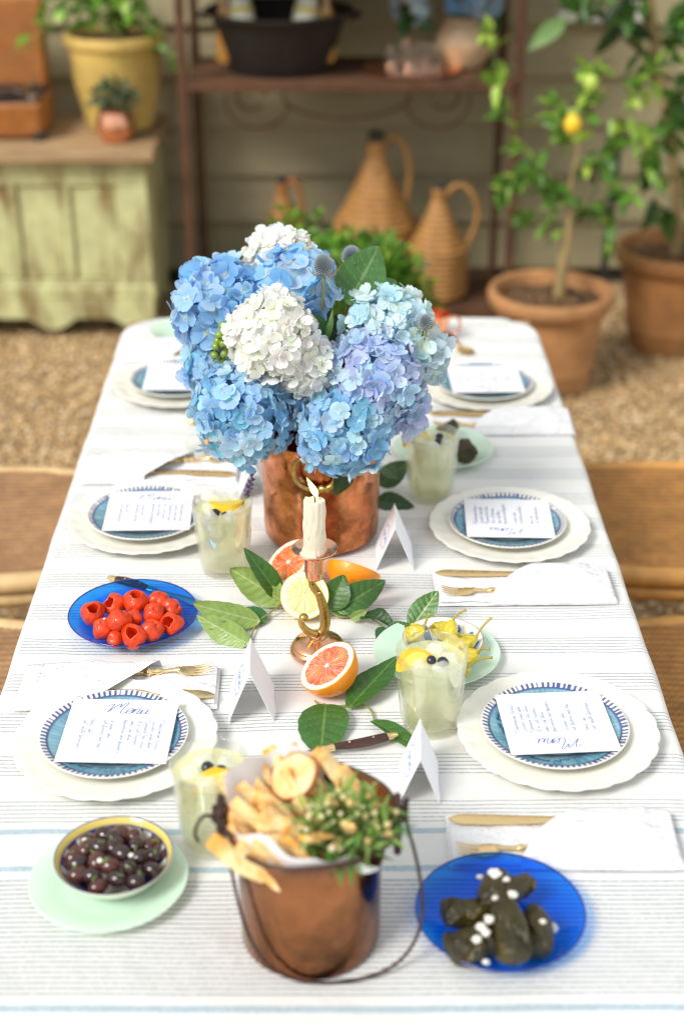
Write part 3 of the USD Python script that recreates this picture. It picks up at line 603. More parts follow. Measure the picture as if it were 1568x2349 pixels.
# ------------------------------------------------------------------ writing: a single stroke hand
GL = {'a': '0,.1 .35,.5 .75,.95 .4,1 .15,.5 .25,.05 .55,.2 .8,.95 .8,.2 1,.1', 'b': '0,.1 .35,1.2 .4,2 .25,1.9 .2,.2 .4,0 .7,.4 .6,.9 .95,.8', 'c': '0,.1 .3,.6 .7,.9 .4,1 .15,.5 .3,.02 .85,.15',
 'd': '0,.1 .35,.5 .75,.95 .4,1 .15,.5 .25,.05 .55,.2 .95,2 .85,.2 1.05,.1', 'e': '0,.2 .55,.5 .75,.9 .45,1.1 .15,.7 .15,.15 .45,-.05 .8,.15', 'f': '0,.1 .5,1.4 .6,2 .4,1.9 .25,-.9 .45,-.6 .4,0 .75,.15',
 'g': '0,.1 .35,.5 .75,.95 .4,1 .15,.5 .3,.05 .75,.9 .7,-.7 .4,-.9 .3,-.6 1,.15', 'h': '0,.1 .4,1.4 .45,2 .25,1.8 .2,0 .35,.7 .65,1 .75,.2 1,.1', 'i': '0,.1 .3,.95 .25,.15 .5,.1',
 'k': '0,.1 .4,1.4 .45,2 .25,1.8 .2,0 .4,.7 .7,.95 .4,.55 .7,.05 .95,.1', 'l': '0,.1 .45,1.5 .4,2 .2,1.7 .2,.1 .55,.12', 'm': '0,.1 .2,.95 .2,0 .4,.9 .6,.9 .6,0 .8,.9 1,.9 1.02,.15 1.3,.1',
 'n': '0,.2 .15,1.05 .2,.9 .15,0 .3,.75 .6,1.1 .75,.8 .68,.1 .8,-.05 1.05,.15', 'o': '0,.1 .3,.8 .65,.9 .35,1 .12,.5 .35,.02 .7,.4 .6,.9 .9,.8', 'p': '0,.1 .25,.95 .2,-.9 .25,.5 .5,1 .75,.6 .5,.05 1,.1', 'r': '0,.1 .25,1 .35,.85 .6,.85 .55,.2 .75,.1',
 's': '0,.1 .4,1 .55,.4 .35,.02 .1,.15 .7,.12', 't': '0,.1 .35,1.6 .3,.15 .6,.12', 'u': '0,.2 .2,1 .15,.1 .45,-.1 .75,.5 .8,1.05 .72,.1 .85,-.05 1.15,.2', 'v': '0,.8 .2,.95 .4,.05 .75,.95 .95,.85', 'w': '0,.8 .15,.95 .3,.05 .55,.7 .75,.05 1,.95 1.2,.85', 'y': '0,.1 .2,.95 .3,.1 .7,.95 .6,-.8 .35,-.9 .95,.1',
 'M': '-.5,1.3 -.2,1.75 .15,1.9 .1,.9 -.1,0 .5,1.5 .95,2.1 .9,.9 1.35,2.2 1.7,2.1 1.4,.9 1.5,.1 1.75,0 2.1,.3', 'C': '1,1.7 .7,2 .2,1.4 .15,.4 .6,0 1.1,.3', 'O': '.7,2 .2,1.4 .2,.4 .7,0 1.1,.7 1,1.7 .6,1.9 1.2,1.6', 'R': '.2,0 .4,2 .2,1.7 .9,2 .9,1.2 .4,1 .8,.4 1.2,.05',
 'G': '1,1.7 .7,2 .2,1.4 .15,.4 .6,0 1,.6 .7,.8 1,.7 .9,-.4', 'L': '.3,1.6 .7,2 .5,.8 .2,.05 .6,.15 1.1,.05', 'D': '.3,.05 .5,1.9 .2,1.8 .9,1.9 1.1,.9 .7,.1 .2,.1', 'P': '.2,0 .4,2 .2,1.7 .9,2 .9,1.2 .4,1', 'H': '.1,1.7 .3,1.9 .2,0 .3,1 .9,1.1 1,2 .9,.1 1.2,.2', 'B': '.2,0 .4,2 .9,1.8 .5,1.1 1,.8 .8,.1 .2,.1', 'F': '.2,0 .5,1.8 .2,1.7 1.1,2 .6,1 .9,1.1', 'S': '.9,1.7 .6,2 .3,1.6 .8,.7 .5,0 .1,.3', 'T': '.1,1.8 1.1,1.95 .7,1.9 .4,0', 'V': '.1,1.7 .3,1.9 .5,0 1.1,2'}
def ink(text, xh, width, slant=.35, fine=1):
    """strokes of a hand written word as a thin ribbon in the xy plane, with its length"""
    vs, fs, n, x = [], [], 0, 0.0
    def rib(p):
        nonlocal n
        for _ in range(fine - 1):
            q_ = np.empty((2 * len(p) - 2, 2)); q_[0::2] = .75 * p[:-1] + .25 * p[1:]; q_[1::2] = .25 * p[:-1] + .75 * p[1:]; p = np.vstack([p[:1], q_, p[-1:]])
        t = np.gradient(p, axis=0); t /= np.linalg.norm(t, axis=1, keepdims=True) + 1e-9; q = np.c_[-t[:, 1], t[:, 0]]
        w = width * (.55 + .75 * np.abs(t[:, 1]))[:, None] / 2
        v = np.stack([p + q * w, p - q * w], 1).reshape(-1, 2); vs.append(np.c_[v, np.zeros(len(v))]); fs.append(tri(grid_faces(len(p), 2)) + n); n += len(v)
    for ch_ in text:
        if ch_ not in GL: x += .65; continue
        p = np.array([[float(a) for a in k.split(',')] for k in GL[ch_].split()]); adv = p[-1, 0]
        p = p + [x, 0]; p = np.c_[p[:, 0] + slant * p[:, 1], p[:, 1]] * xh; rib(p)
        if ch_ == 't': rib(np.array([[x + .1 + slant * 1.2, 1.2], [x + .7 + slant * 1.25, 1.25]]) * xh)
        x += adv * .92
    return (np.vstack(vs), np.vstack(fs)), x * xh
MENU = ['Mediterranean Hummus', 'Cucumber Tomato Salad', 'Marinated Feta Cheese', 'Olives with Rosemary', 'Grape Leaf Dolmas', 'Pepperoncini and Peppadews', None, 'Lavender Cakes', 'with Blueberry and Hops', None, 'Honey Cake', 'with Vanilla Buttercream']
title, tl_ = ink('Menu', .0118, .0011, .3, 3); title = tf(title, None, (-.022, .036, .0009))
lines, xk = [], .054
for s in MENU:
    if s is None: xk -= .0075; continue
    g, ln = ink(s, .0036, .00055); k = min(1.0, .080 / ln)
    lines.append(tf(tf(g, np.diag([k, 1, 1])), rotz(-PI / 2), (xk - .002, .024, .0009))); xk -= .0096
lines = join(lines)

# ------------------------------------------------------------------ plates, cards, napkins, cutlery
def scal(r, z, a):
    k = np.clip((r - .09) / .04, 0, 1); w = np.abs(np.sin(a * 11)) ** .7 - .6
    return r * (1 + .020 * k * w), z + .0012 * k * np.sin(a * 22) * .4
DIN = lathe([(0, .004), (.072, .0035), (.075, .0), (.079, .0005), (.082, .005), (.105, .010), (.131, .0155), (.1335, .0172), (.1315, .0186), (.122, .0165), (.112, .0138), (.100, .0122), (.090, .0105), (.082, .0072), (.07, .006), (0, .006)], 176, scal)
NA = 312
PR = [(0, .003), (.05, .003), (.053, 0), (.056, .001), (.062, .006), (.092, .0145), (.0967, .0162), (.0976, .0172), (.0968, .0182), (.0950, .0180), (.0935, .0176), (.0915, .0169), (.0895, .0161), (.0875, .0154), (.0868, .0151), (.084, .0142), (.080, .0131), (.076, .012), (.072, .0109), (.068, .0097), (.064, .0082), (.060, .0066), (.056, .0058), (.053, .0054), (.051, .0052), (.048, .0052), (.04, .0052), (.02, .0052), (0, .0052)]
SAL = lathe(PR, NA)
def salad_cols(seed):
    r = np.array([p[0] for p in PR])[:, None]; a = (np.arange(NA) * 2 * PI / NA)[None, :]; top = (np.arange(len(PR)) >= 8)[:, None]
    R2 = np.broadcast_to(r, (len(PR), NA)); A2 = np.broadcast_to(a, R2.shape)
    st = meshkit.noise(np.stack([A2 * 46, R2 * 90, A2 * 0], -1), seed); st2 = meshkit.noise(np.stack([A2 * 5, R2 * 60, A2 * 0], -1), seed + 3)
    t = np.clip(.25 + .75 * st + .5 * (st2 - .5), 0, 1)[..., None]
    teal = np.array([.045, .20, .31]) * (1 - t) + np.array([.25, .47, .56]) * t
    scroll = (np.abs(np.sin(A2 * 4) * .006 + .069 - R2) < .0022) & (np.abs(np.cos(A2 * 8)) > .35)
    teal = np.where(scroll[..., None], [.03, .09, .19], teal)
    cream = np.array([.80, .79, .72]); c = np.broadcast_to(cream, teal.shape).copy()
    field = top & (R2 < .0868) & (R2 > .0525); c = np.where(field[..., None], teal, c)
    tooth = ((A2 * 78 / (2 * PI)) % 1) < .5
    teeth = top & (R2 >= .0868) & (R2 < .0955)
    c = np.where((teeth & tooth)[..., None], [.06, .085, .24], c); c = np.where((top & (np.abs(R2 - .0871) < .0005))[..., None], [.05, .08, .22], c)
    ring = top & (np.abs(R2 - .0535) < .0008); c = np.where(ring[..., None], [.1, .2, .33], c)
    return c.reshape(-1, 3)
def etube(path, ry, rz, n=10): return tube(path, ry, n, True, np.asarray(rz, float) / np.asarray(ry, float), (0, 0, 1))
def fork(label, tip, direc, group='gold forks in the folded napkins'):
    R = frame(direc, (0, 0, 1)); t = thing('fork', label, 'fork', np.asarray(tip) - R @ np.array([.2, 0, 0]), R, group)
    xs = np.linspace(0, .082, 10)
    put('handle', etube(np.c_[xs, 0 * xs, 0 * xs + .003], .0042 + .003 * (1 - xs / .082), .0035 + .0012 * (1 - xs / .082)), M['rosewood'], t, smooth=50)
    xs = np.array([.082, .088, .100, .104, .107, .110, .113, .118, .123, .127, .131, .145, .153]); rr = np.array([.0046, .0048, .0040, .0045, .0078, .0078, .0045, .0036, .0052, .0040, .0033, .0034, .0052])
    put('bolster', etube(np.c_[xs, 0 * xs, .003 + .006 * np.clip((xs - .125) / .03, 0, 1) ** 2 * .6], rr, np.minimum(rr, .0075) * np.where(xs > .13, .6, .95), 12), M['gold'], t, smooth=60)
    def zc(x): return .0065 - .004 * np.sin(np.clip((x - .15) / .05, 0, 1) * PI * .85) + .006 * np.clip((x - .15) / .05, 0, 1) ** 2 - .002
    xs = np.linspace(.150, .174, 7); w = np.array([.0045, .0085, .0105, .0112, .0114, .0114, .0114])
    put('head', etube(np.c_[xs, 0 * xs, zc(xs)], w, np.full(7, .0013), 12), M['gold'], t, smooth=50)
    for yk in (-.0096, -.0032, .0032, .0096):
        xs = np.linspace(.172, .200, 8); put('tine', etube(np.c_[xs, 0 * xs + yk * (1 - .03 * (xs - .172) / .028), zc(xs)], np.linspace(.0019, .0010, 8), np.linspace(.0012, .0008, 8), 8), M['gold'], t, smooth=60)
    return t
def knife(label, tip, direc, L=.215, group=None, blade='gold', hl=.09, rivets=False, zt=0.):
    R = frame(direc, (0, 0, 1)); t = thing('knife', label, 'knife', np.asarray(tip) - R @ np.array([L, 0, 0]), R, group)
    xs = np.linspace(0.004, hl, 14); s = xs / hl; hw = .0085 * (.55 + .45 * np.sin(PI * np.clip(s * .75 + .2, 0, 1)))
    put('handle', etube(np.c_[xs, .003 * np.sin(s * PI), 0 * xs + .006], hw, hw * .62, 12), M['rosewood'], t, smooth=50)
    xs = np.array([-.012, -.010, -.004, .0045]) + 0; put('end_cap', etube(np.c_[xs, 0 * xs, 0 * xs + .006], np.array([.001, .0042, .0060, .0064]), np.array([.0008, .0028, .0040, .0043]), 12), M['gold'], t, smooth=60)
    if rivets:
        for xr in (hl * .3, hl * .72): put('rivet', tf(ball((.0018, .0018, .0009), 1), None, (xr, .002, .006 + .0047)), M['gold'], t)
    xs = np.array([hl - .001, hl + .004, hl + .009, hl + .012, hl + .016]); put('bolster', etube(np.c_[xs, 0 * xs, 0 * xs + .0055], [.0068, .0066, .0045, .0060, .0050], [.0046, .0045, .0036, .0044, .003], 12), M['gold'], t, smooth=60)
    xs = np.linspace(hl + .014, L, 16); s = (xs - hl - .014) / (L - hl - .014); w = .0045 + .0055 * np.sin(np.clip(s * 1.25, 0, 1) * PI / 2); w = w * np.sqrt(np.clip(1 - ((s - .86) / .14).clip(0) ** 2, .02, 1))
    put('blade', etube(np.c_[xs, .002 * np.sin(s * PI), .005 - .002 * s], w, np.full(16, .0011), 10), M[blade], t, smooth=40)
    return t
def napkin(label, loc, R, seed):
    t = thing('napkin', label, 'napkin', loc, R, 'folded white napkins beside the plates')
    hx, hy = .139, .050
    def slab(x0, x1, y0, y1, z0, th, n=0):
        a, b = 40, 22; xs = np.linspace(0, 1, a); ys = np.linspace(0, 1, b); U, V = np.meshgrid(xs, ys, indexing='ij')
        X = x0 + (x1 - x0) * U; Y = y0 + (y1 - y0) * V
        Zt = z0 + th * (1 - np.maximum(np.abs(2 * U - 1) ** 26, np.abs(2 * V - 1) ** 12)) + .0014 * (meshkit.fbm(np.stack([X * 30, Y * 30, X * 0 + seed], -1)) - .5)
        return X, Y, Zt
    X, Y, Z = slab(-hx, hx, -hy, hy, .0005, .0055)
    put('lower_fold', (np.stack([X, Y, Z], -1).reshape(-1, 3), tri(grid_faces(40, 22))), M['napkin'], t)
    X, Y, Z = slab(-hx + .004, hx - .006, -hy + .006, hy - .002, .0062, .002); Z = Z + .0016 * np.abs(np.sin((X * .6 + Y) * 60 + seed)) ** 6
    put('middle_fold', (np.stack([X + .002, Y, Z], -1).reshape(-1, 3), tri(grid_faces(40, 22))), M['napkin'], t)
    # the flap over the handles, cut on the diagonal
    a, b = 44, 26; U, V = np.meshgrid(np.linspace(0, 1, a), np.linspace(0, 1, b), indexing='ij')
    Y = -hy + 2 * hy * V; xe = -.030 + .085 * V + .01 * np.sin(V * PI); X = -hx + .001 + (xe + hx) * U
    Z = .0105 + .0165 * np.sin(np.clip(U * 1.1 + .04, 0, 1) * PI * .60) ** .6 * np.sin(np.clip(V, .0, 1) * PI) ** .35 + .0075 * (meshkit.fbm(np.stack([X * 16, Y * 20, X * 0 + seed + 9], -1)) - .5) + .003 * np.exp(-((X + .07 - .6 * Y) / .012) ** 2)
    Z = np.where(V > .985, .003, np.where(V < .015, .003, Z)); Z = np.where(U < .015, .003, Z)
    top = np.stack([X, Y, Z], -1).reshape(-1, 3); f1 = tri(grid_faces(a, b))
    put('flap', (top, f1), M['napkin'], t)
    st = np.array([[-hx + .028, y, .0] for y in np.linspace(-hy * .9, hy * .9, 30)])
    dash = []
    for k in range(30):
        y = -hy * .92 + 2 * hy * .92 * k / 29; u = .028 / (xe.mean() + hx); zz = .0105 + .0165 * math.sin((u * 1.1 + .04) * PI * .60) ** .6 * math.sin(max(0.02, (y + hy) / (2 * hy)) * PI) ** .35 + .0009
        dash.append(bx(-hx + .0275, -hx + .0284, y - .0009, y + .0009, zz - .001, zz, .0001))
    put('hemstitch', join(dash), mat('hem_thread_%d' % seed, (.62, .62, .66), .9) if seed == 1 else M['napkin'], t, smooth=False)
    return t
SETS = [('left', (-.283, 1.613), 'nearest the olive bowl', (-.013, .133), 1, -.02), ('left', (-.308, 2.235), 'beside the lavender sprig tumbler', (.005, .198), 2, .01), ('left', (-.305, 2.82), 'at the far left behind the hydrangeas', (.0, .19), 3, 0.),
        ('right', (.299, 1.627), 'nearest the plate of vine leaf rolls', (.021, .210), 4, .03), ('right', (.297, 2.203), 'middle of the right side', (-.003, .186), 5, -.02), ('right', (.314, 2.80), 'at the far right near the terracotta pots', (-.012, .165), 6, .01)]
for side_, (sx, sy), where, (nf, nl), seed, tw in SETS:
    R = rotz((0 if side_ == 'left' else PI)); P0 = np.array([sx, sy, TZ]); G = lambda x, y, z=0.: P0 + R @ np.array([x, y, z])
    d = thing('dinner_plate', 'white scalloped dinner plate ' + where, 'plate', P0, rotz(rng.uniform(0, 6)), 'white scalloped dinner plates'); put('dish', DIN, M['porcelain'], d, True)
    d = thing('salad_plate', 'blue and white patterned salad plate ' + where, 'plate', P0 + [(-.002 if side_ == 'left' else -.004), 0, .0066], rotz(rng.uniform(0, 6)), 'blue patterned salad plates'); put('dish', SAL, M['transfer'], d, True, col=salad_cols(seed))
    cd = thing('menu_card', 'menu card with blue script ' + where, 'card', P0 + [(.004 if side_ == 'left' else -.002), .002, .0252], R @ rotz(tw * 2) @ rotx(.010), 'menu cards on the salad plates')
    put('card', bx(-.0715, .0715, -.0685, .0685, 0, .0007, .0001), M['paper'], cd, smooth=False); put('title', title, M['ink'], cd, smooth=False); put('menu_lines', lines, M['inkpale'], cd, smooth=False)
    napkin('folded white napkin holding gold cutlery ' + where, G(nf, nl), R @ rotz(-tw * .6), seed)
    fork('gold fork with a dark handle ' + where, G(nf + .130, nl + .030, .0108), R @ np.array([1, .06 + rng.uniform(-.02, .02), .012]))
    knife('gold table knife tucked in the napkin ' + where, G(nf + .136, nl - .032, .0088), R @ np.array([1, -.05 + rng.uniform(-.02, .02), .0]), group='gold knives in the folded napkins', L=.235, hl=.072)
p = az(262, 1335, TZ); p2 = az(352, 1361, TZ); knife('serving knife with a riveted dark handle behind the plate of red peppers', p + (p2 - p) / np.linalg.norm(p2 - p) * .19, p2 - p, .19, None, 'silver', .066, True)
p = az(893, 1697, TZ + .006); p2 = az(775, 1720, TZ + .006); knife('serving knife with a riveted dark handle right behind the copper pail of crisp bread', p + (p2 - p) / np.linalg.norm(p2 - p) * .19 , p2 - p, .19, None, 'silver', .078, True)
p = az(440, 972, TZ); p2 = az(520, 974, TZ); knife('serving knife with a dark handle at the glass dish of cheese', p + (p2 - p) / np.linalg.norm(p2 - p) * .18, p2 - p, .18, None, 'silver', .08, True)

# ------------------------------------------------------------------ place cards
def tent(label, u, v, base=.060, H=.078, rot=0., ln=.086):
    P = az(u, v, TZ); t = thing('place_card', label, 'card', P + [0, ln / 2, .0006], rotz(rot), 'folded white place cards')
    sl = math.hypot(base / 2, H); an = math.atan2(H, base / 2)
    for s in (-1, 1):
        g = bx(-sl, 0, -ln / 2, ln / 2, -.0006, 0, .0001); g = tf(g, roty(-an), (0, 0, H))
        if s > 0: g = (g[0] * [-1, 1, 1], g[1][:, ::-1])
        put('panel', g, M['paper'], t, smooth=False)
    a = np.linspace(0, 2 * PI, 50); q = np.c_[.017 * np.cos(a) + .0015 * np.cos(a * 9), .026 * np.sin(a) + .0015 * np.sin(a * 11), 0 * a]
    w = np.linspace(-.02, .02, 30); q2 = np.c_[.004 * np.sin(w * 900) + .002 * np.sin(w * 400), w, 0 * w]
    ex = np.array([math.cos(an), 0, math.sin(an)]); nrm = np.array([-math.sin(an), 0, math.cos(an)]); B = np.column_stack([ex, [0, 1, 0], nrm])
    put('ink_wreath', join([tf(tube(x, .0004, 4), B, ex * 0 + np.array([-base / 4, 0, H / 2]) + nrm * .0004) for x in (q, q2)]), M['inkpale'], t, smooth=False)
tent('folded white place card between the near left napkin and the candlestick', 574, 1658, .062, .080, .03)
tent('folded white place card to the right of the copper flower vase', 906, 1309, .060, .076, -.02)
tent('folded white place card between the near right plate and the copper pail', 965, 1845, .050, .068, -.05)
tent('folded white place card to the left of the copper flower vase', 583, 1150, .058, .074, .02)

# ------------------------------------------------------------------ glasses of lemonade
GH = .121
def gr(z): return .0358 + .0120 * np.clip(z / GH, 0, 1) ** .9
def cut(r, z, a):
    k = np.clip((z - .010) / .006, 0, 1) * np.clip((.080 - z) / .006, 0, 1)
    col_ = np.clip(np.cos(a * 8) * 3, -1, 1) * .5 + .5
    dia = np.abs(np.sin(a * 24 + z * 330)) * np.abs(np.sin(a * 24 - z * 330))
    arch = np.abs(np.sin(a * 32)) * .7 + .6 * np.clip(np.abs(np.cos(a * 4)) * 3 - 2.3, 0, 1)
    foot = np.clip((.010 - z) / .004, 0, 1) * np.abs(np.sin(a * 12)) * .0008
    return np.where(r > .028, r + k * .0014 * (col_ * dia * 1.5 + (1 - col_) * arch * .5) - foot * (r > .03), r), z
zs = np.linspace(.004, GH - .001, 62)
TUM = lathe([(0, .0), (.030, .0), (.0345, .0012)] + [(gr(z), z) for z in zs] + [(gr(GH) - .0006, GH), (gr(GH) - .0018, GH)], 192, cut)
TIN = lathe([(gr(GH) - .0018, GH)] + [(gr(z) - .0026, z) for z in np.linspace(GH - .001, .0115, 16)] + [(.029, .0085), (0, .0080)], 192)
def merge_glass():
    (v1, f1), (v2, f2) = TUM, TIN; return np.vstack([v1, v2]), np.vstack([f1, f2 + len(v1)])
TUMB = merge_glass()
def drink(key, pos, zl=.106, seed=0):
    t = thing('tumbler', 'cut glass tumbler ' + key, 'glass', pos, rotz(seed), 'cut glass tumblers'); put('glass', TUMB, M['clear'], t, 60)
    t = thing('lemonade', 'cloudy pale lemonade in the tumbler ' + key, 'drink', pos + [0, 0, .0001], None, 'lemonade in the tumblers')
    put('liquid', lathe([(0, .0086), (.028, .009)] + [(gr(z) - .0029, z) for z in np.linspace(.0125, zl - .001, 10)] + [(gr(zl) - .0022, zl + .0008), (gr(zl) - .0038, zl), (0, zl)], 48), M['lemonade'], t, 50)
    for k in range(9):
        a = seed + k * 1.3; q = np.array([.023 * math.cos(a), .023 * math.sin(a), zl - .003 - (.022 if k > 4 else 0)])
        put('ice_cube', tf(bx(-.011, .011, -.010, .010, -.009, .009, .004), rotz(a * 2) @ rotx(a) , q), M['ice'], t, 40)
def wedge(label, p, R, r=.027, th=.011, a0=0., a1=PI):
    t = thing('lemon_slice', label, 'lemon slice', p, R)
    a = np.linspace(a0, a1, 24)
    fl = Polygon([(0, 0)] * (0 if a1 - a0 > 3.2 else 1) + [(r * .86 * math.cos(x), r * .86 * math.sin(x)) for x in a]); v_, f_ = extrude(fl, th)
    put('flesh', (v_ - [0, 0, th / 2], f_), mat('lemon_pulp_%d' % taken.get(('/World', 'lemon_slice'), 0), (.88, .70, .12), .25, coat=.4, bump=('noise', 200, .001, ONE)), t, 30)
    rn = Polygon([(r * math.cos(x), r * math.sin(x)) for x in a] + [(r * .865 * math.cos(x), r * .865 * math.sin(x)) for x in a[::-1]]); v_, f_ = extrude(rn, th + .0004)
    put('rind', (v_ - [0, 0, th / 2 + .0002], f_), M['lemonskin'], t, 30)
def berries(key, pts):
    for k, (p, r) in enumerate(pts):
        b = thing('blueberry', ('dark blueberry floating %s, ' % key) + ['left one', 'right one', 'third one'][k], 'blueberry', p, zframe((.3, -.3, .9)), 'blueberries in the drinks')
        put('fruit', ball((r, r, r * .88), 3), M['blueberry'], b); put('crown', lathe([(.0005, r * .85), (.0018, r * .92), (.0024, r * .99), (.0016, r * .90), (0, r * .86)], 10, lambda rr, z, a: (rr * (1 + .25 * np.cos(5 * a)), z)), M['blueberry'], b)
def lavender(label, p0, p1, n=26, L=.045):
    t = thing('lavender_sprig', label, 'lavender', p0); d = np.asarray(p1) - p0; ln = np.linalg.norm(d); d = d / ln
    put('stem', tube([(0, 0, 0), d * ln * .5, d * ln], .0009, 5), M['twig'], t)
    for k in range(n):
        s = ln - L * rng.random() ** .9; e = rng.normal(0, 1, 3); e -= d * (e @ d); e /= np.linalg.norm(e)
        put('floret', tf(ball((.0042, .0019, .0019), 1), frame(e + d * .8, d), d * s + e * .0035), M['lavender'], t, True, col=jit([(.13, .07, .28), (.08, .05, .14), (.10, .10, .06)][rng.integers(3)]))
KEY = ['in front of the dish of yellow peppers', 'left behind the copper pail', 'with the lavender sprig, left of the copper vase', 'right of the copper vase, before the jade plate']
GP = [az(985, 1664), az(490, 1932), az(515, 1306), az(986, 1138)]
for k in range(4): drink(KEY[k], GP[k], seed=k * .7)
p = GP[0]
wedge('lemon slice standing in the tumbler in front of the yellow peppers', p + [-.021, -.008, .098], rotz(.35) @ rotx(1.15), .026, .012, .0, PI)
berries('in the tumbler in front of the yellow peppers', [(p + [-.001, -.006, .1085], .0066), (p + [.0135, -.011, .1085], .0076)])
p = GP[1]
wedge('lemon slice sunk in the tumbler left behind the copper pail', p + [.010, -.014, .088], rotz(.2) @ rotx(1.2), .028, .012, 0, PI)
berries('in the tumbler left behind the copper pail', [(p + [-.003, .004, .1085], .0078), (p + [.013, -.001, .1080], .0070)])
p = GP[2]
wedge('lemon slice lying in the tumbler with the lavender sprig', p + [.006, .018, .108], rotz(PI + .1) @ rotx(.15), .026, .011, 0, PI)
berries('in the tumbler with the lavender sprig', [(p + [-.010, -.012, .1075], .0076), (p + [.005, -.015, .1060], .0052)])
lavender('purple lavender sprig leaning out of the left tumbler', p + [.030, .012, .104], p + [.050, .038, .158])
p = GP[3]
wedge('lemon slice in the tumbler right of the copper vase', p + [-.026, .004, .100], rotz(.6) @ rotx(1.1), .025, .012, 0, PI)
berries('in the tumbler right of the copper vase', [(p + [.012, -.006, .1075], .0076), (p + [.014, .012, .1085], .0070)])
lavender('dark lavender sprig in the tumbler right of the copper vase', p + [-.030, -.010, .098], p + [-.036, .006, .140], 22, .034)

# ------------------------------------------------------------------ blue plate of red peppers
def blue_plate(label, P, R=.0955):
    k = R / .0955; t = thing('blue_glass_plate', label, 'plate', P)
    put('dish', lathe(np.array([(0, .004), (.055, .004), (.058, .0015), (.064, .004), (.088, .0130), (.0955, .0178), (.0962, .0192), (.0946, .0196), (.086, .0158), (.064, .0070), (.058, .0062), (0, .0062)]) * k, 72), M['cobalt'], t, 50)
    a = np.linspace(0, 2 * PI, 73); put('rim', tube(np.c_[R * 1.002 * np.cos(a), R * 1.002 * np.sin(a), .0188 * k + 0 * a], .0011, 8, False), M['cobalt_rim'], t)
blue_plate('cobalt blue glass plate heaped with red cherry peppers', az(307, 1428), .0955)
def pepper_mesh(r, seed, hole=True):
    n = 28; th = np.linspace(0, PI, 26); prof = []
    if hole:
        th = np.linspace(PI, .56, 22); prof = [(r * math.sin(t), r * .92 * math.cos(t)) for t in th]
        prof += [(r * .47, r * .84), (r * .43, r * .76), (r * .42, r * .55), (r * .42, r * .1), (r * .3, -r * .4), (0, -r * .5)]
    else:
        prof = [(r * math.sin(t) * (1 + .0), r * .92 * math.cos(t) + r * .10 * math.exp(-(math.sin(t) / .25) ** 2) * (-1 if t < 1 else 0)) for t in np.linspace(PI, 0, 26)]
    rs = np.random.default_rng(seed); p1, p2, nl = rs.uniform(0, 6), rs.uniform(0, 6), rs.integers(3, 5)
    def fn(rr, zz, a):
        k = 1 + .085 * np.cos(nl * a + p1) + .045 * np.cos(2 * a + p2) + .10 * (meshkit.noise(np.stack([np.cos(a) * 2.2, np.sin(a) * 2.2, zz / r * 1.6 + seed], -1), seed) - .5) + (.09 * np.cos(5 * a + p2) * np.clip(zz / r - .35, 0, 1) * 1.6 + .35 * (meshkit.noise(np.stack([np.cos(a) * 3, np.sin(a) * 3, zz * 0 + seed], -1), seed) - .5) * np.clip(zz / r - .5, 0, 1) if hole else 0)
        return rr * k, zz * (1 + .05 * np.cos(2 * a + p1)) + (.10 * r * np.cos(2 * a + p2) * np.clip(zz / r - .3, 0, 1))
    return lathe(prof, n, fn)
PEP = [(380, 320, .0185, 1, (.15, -.45, .85), .778, 'leftmost, hollow side up'), (615, 235, .018, 1, (-.5, -.5, .7), .780, 'second from the left, hollow side turned left'), (830, 205, .0195, 1, (.15, -.15, .95), .787, 'largest at the back, hollow side up'), (1080, 190, .0165, 0, (.3, .2, .9), .782, 'at the back right, flat and closed'),
       (1215, 275, .016, 0, (.8, -.2, .5), .779, 'at the right rim, behind the hollow one'), (1025, 325, .016, 0, (0, -.4, .9), .785, 'in the middle right, round back showing'), (1210, 435, .0178, 1, (-.25, -.6, .75), .778, 'rightmost, hollow side to the camera'), (660, 405, .0178, 0, (.2, .5, .8), .793, 'on top left of the heap, smooth round back'),
       (490, 485, .0165, 0, (-.2, -.3, .9), .776, 'front left with a pale seed on it'), (815, 375, .014, 0, (.2, .2, .9), .782, 'small one hidden in the middle of the heap'), (1005, 505, .018, 0, (.4, -.2, .8), .779, 'front right, smooth tall back'), (815, 565, .0190, 1, (-.12, -.55, .80), .779, 'front centre, dark hollow to the camera'), (615, 600, .0125, 0, (-.5, -.3, .5), .773, 'smallest at the front left')]
for k, (x, y, r, h, nv, z, lb) in enumerate(PEP):
    u, v_ = 130.5 + .2164 * x, 1337.6 + .2164 * y
    t = thing('cherry_pepper', 'red cherry pepper on the blue plate, ' + lb, 'pepper', az(u, v_, z), zframe(nv), 'red cherry peppers on the blue plate'); put('flesh', pepper_mesh(r, 40 + k, bool(h)), M['pepper'], t)
put('pepper_seed', tf(ball((.0022, .0016, .0016), 1), None, az(130.5 + .2164 * 503, 1337.6 + .2164 * 380, .792)), M['feta'], None, label='tiny pale seed on a red pepper at the front left', cat='seed')

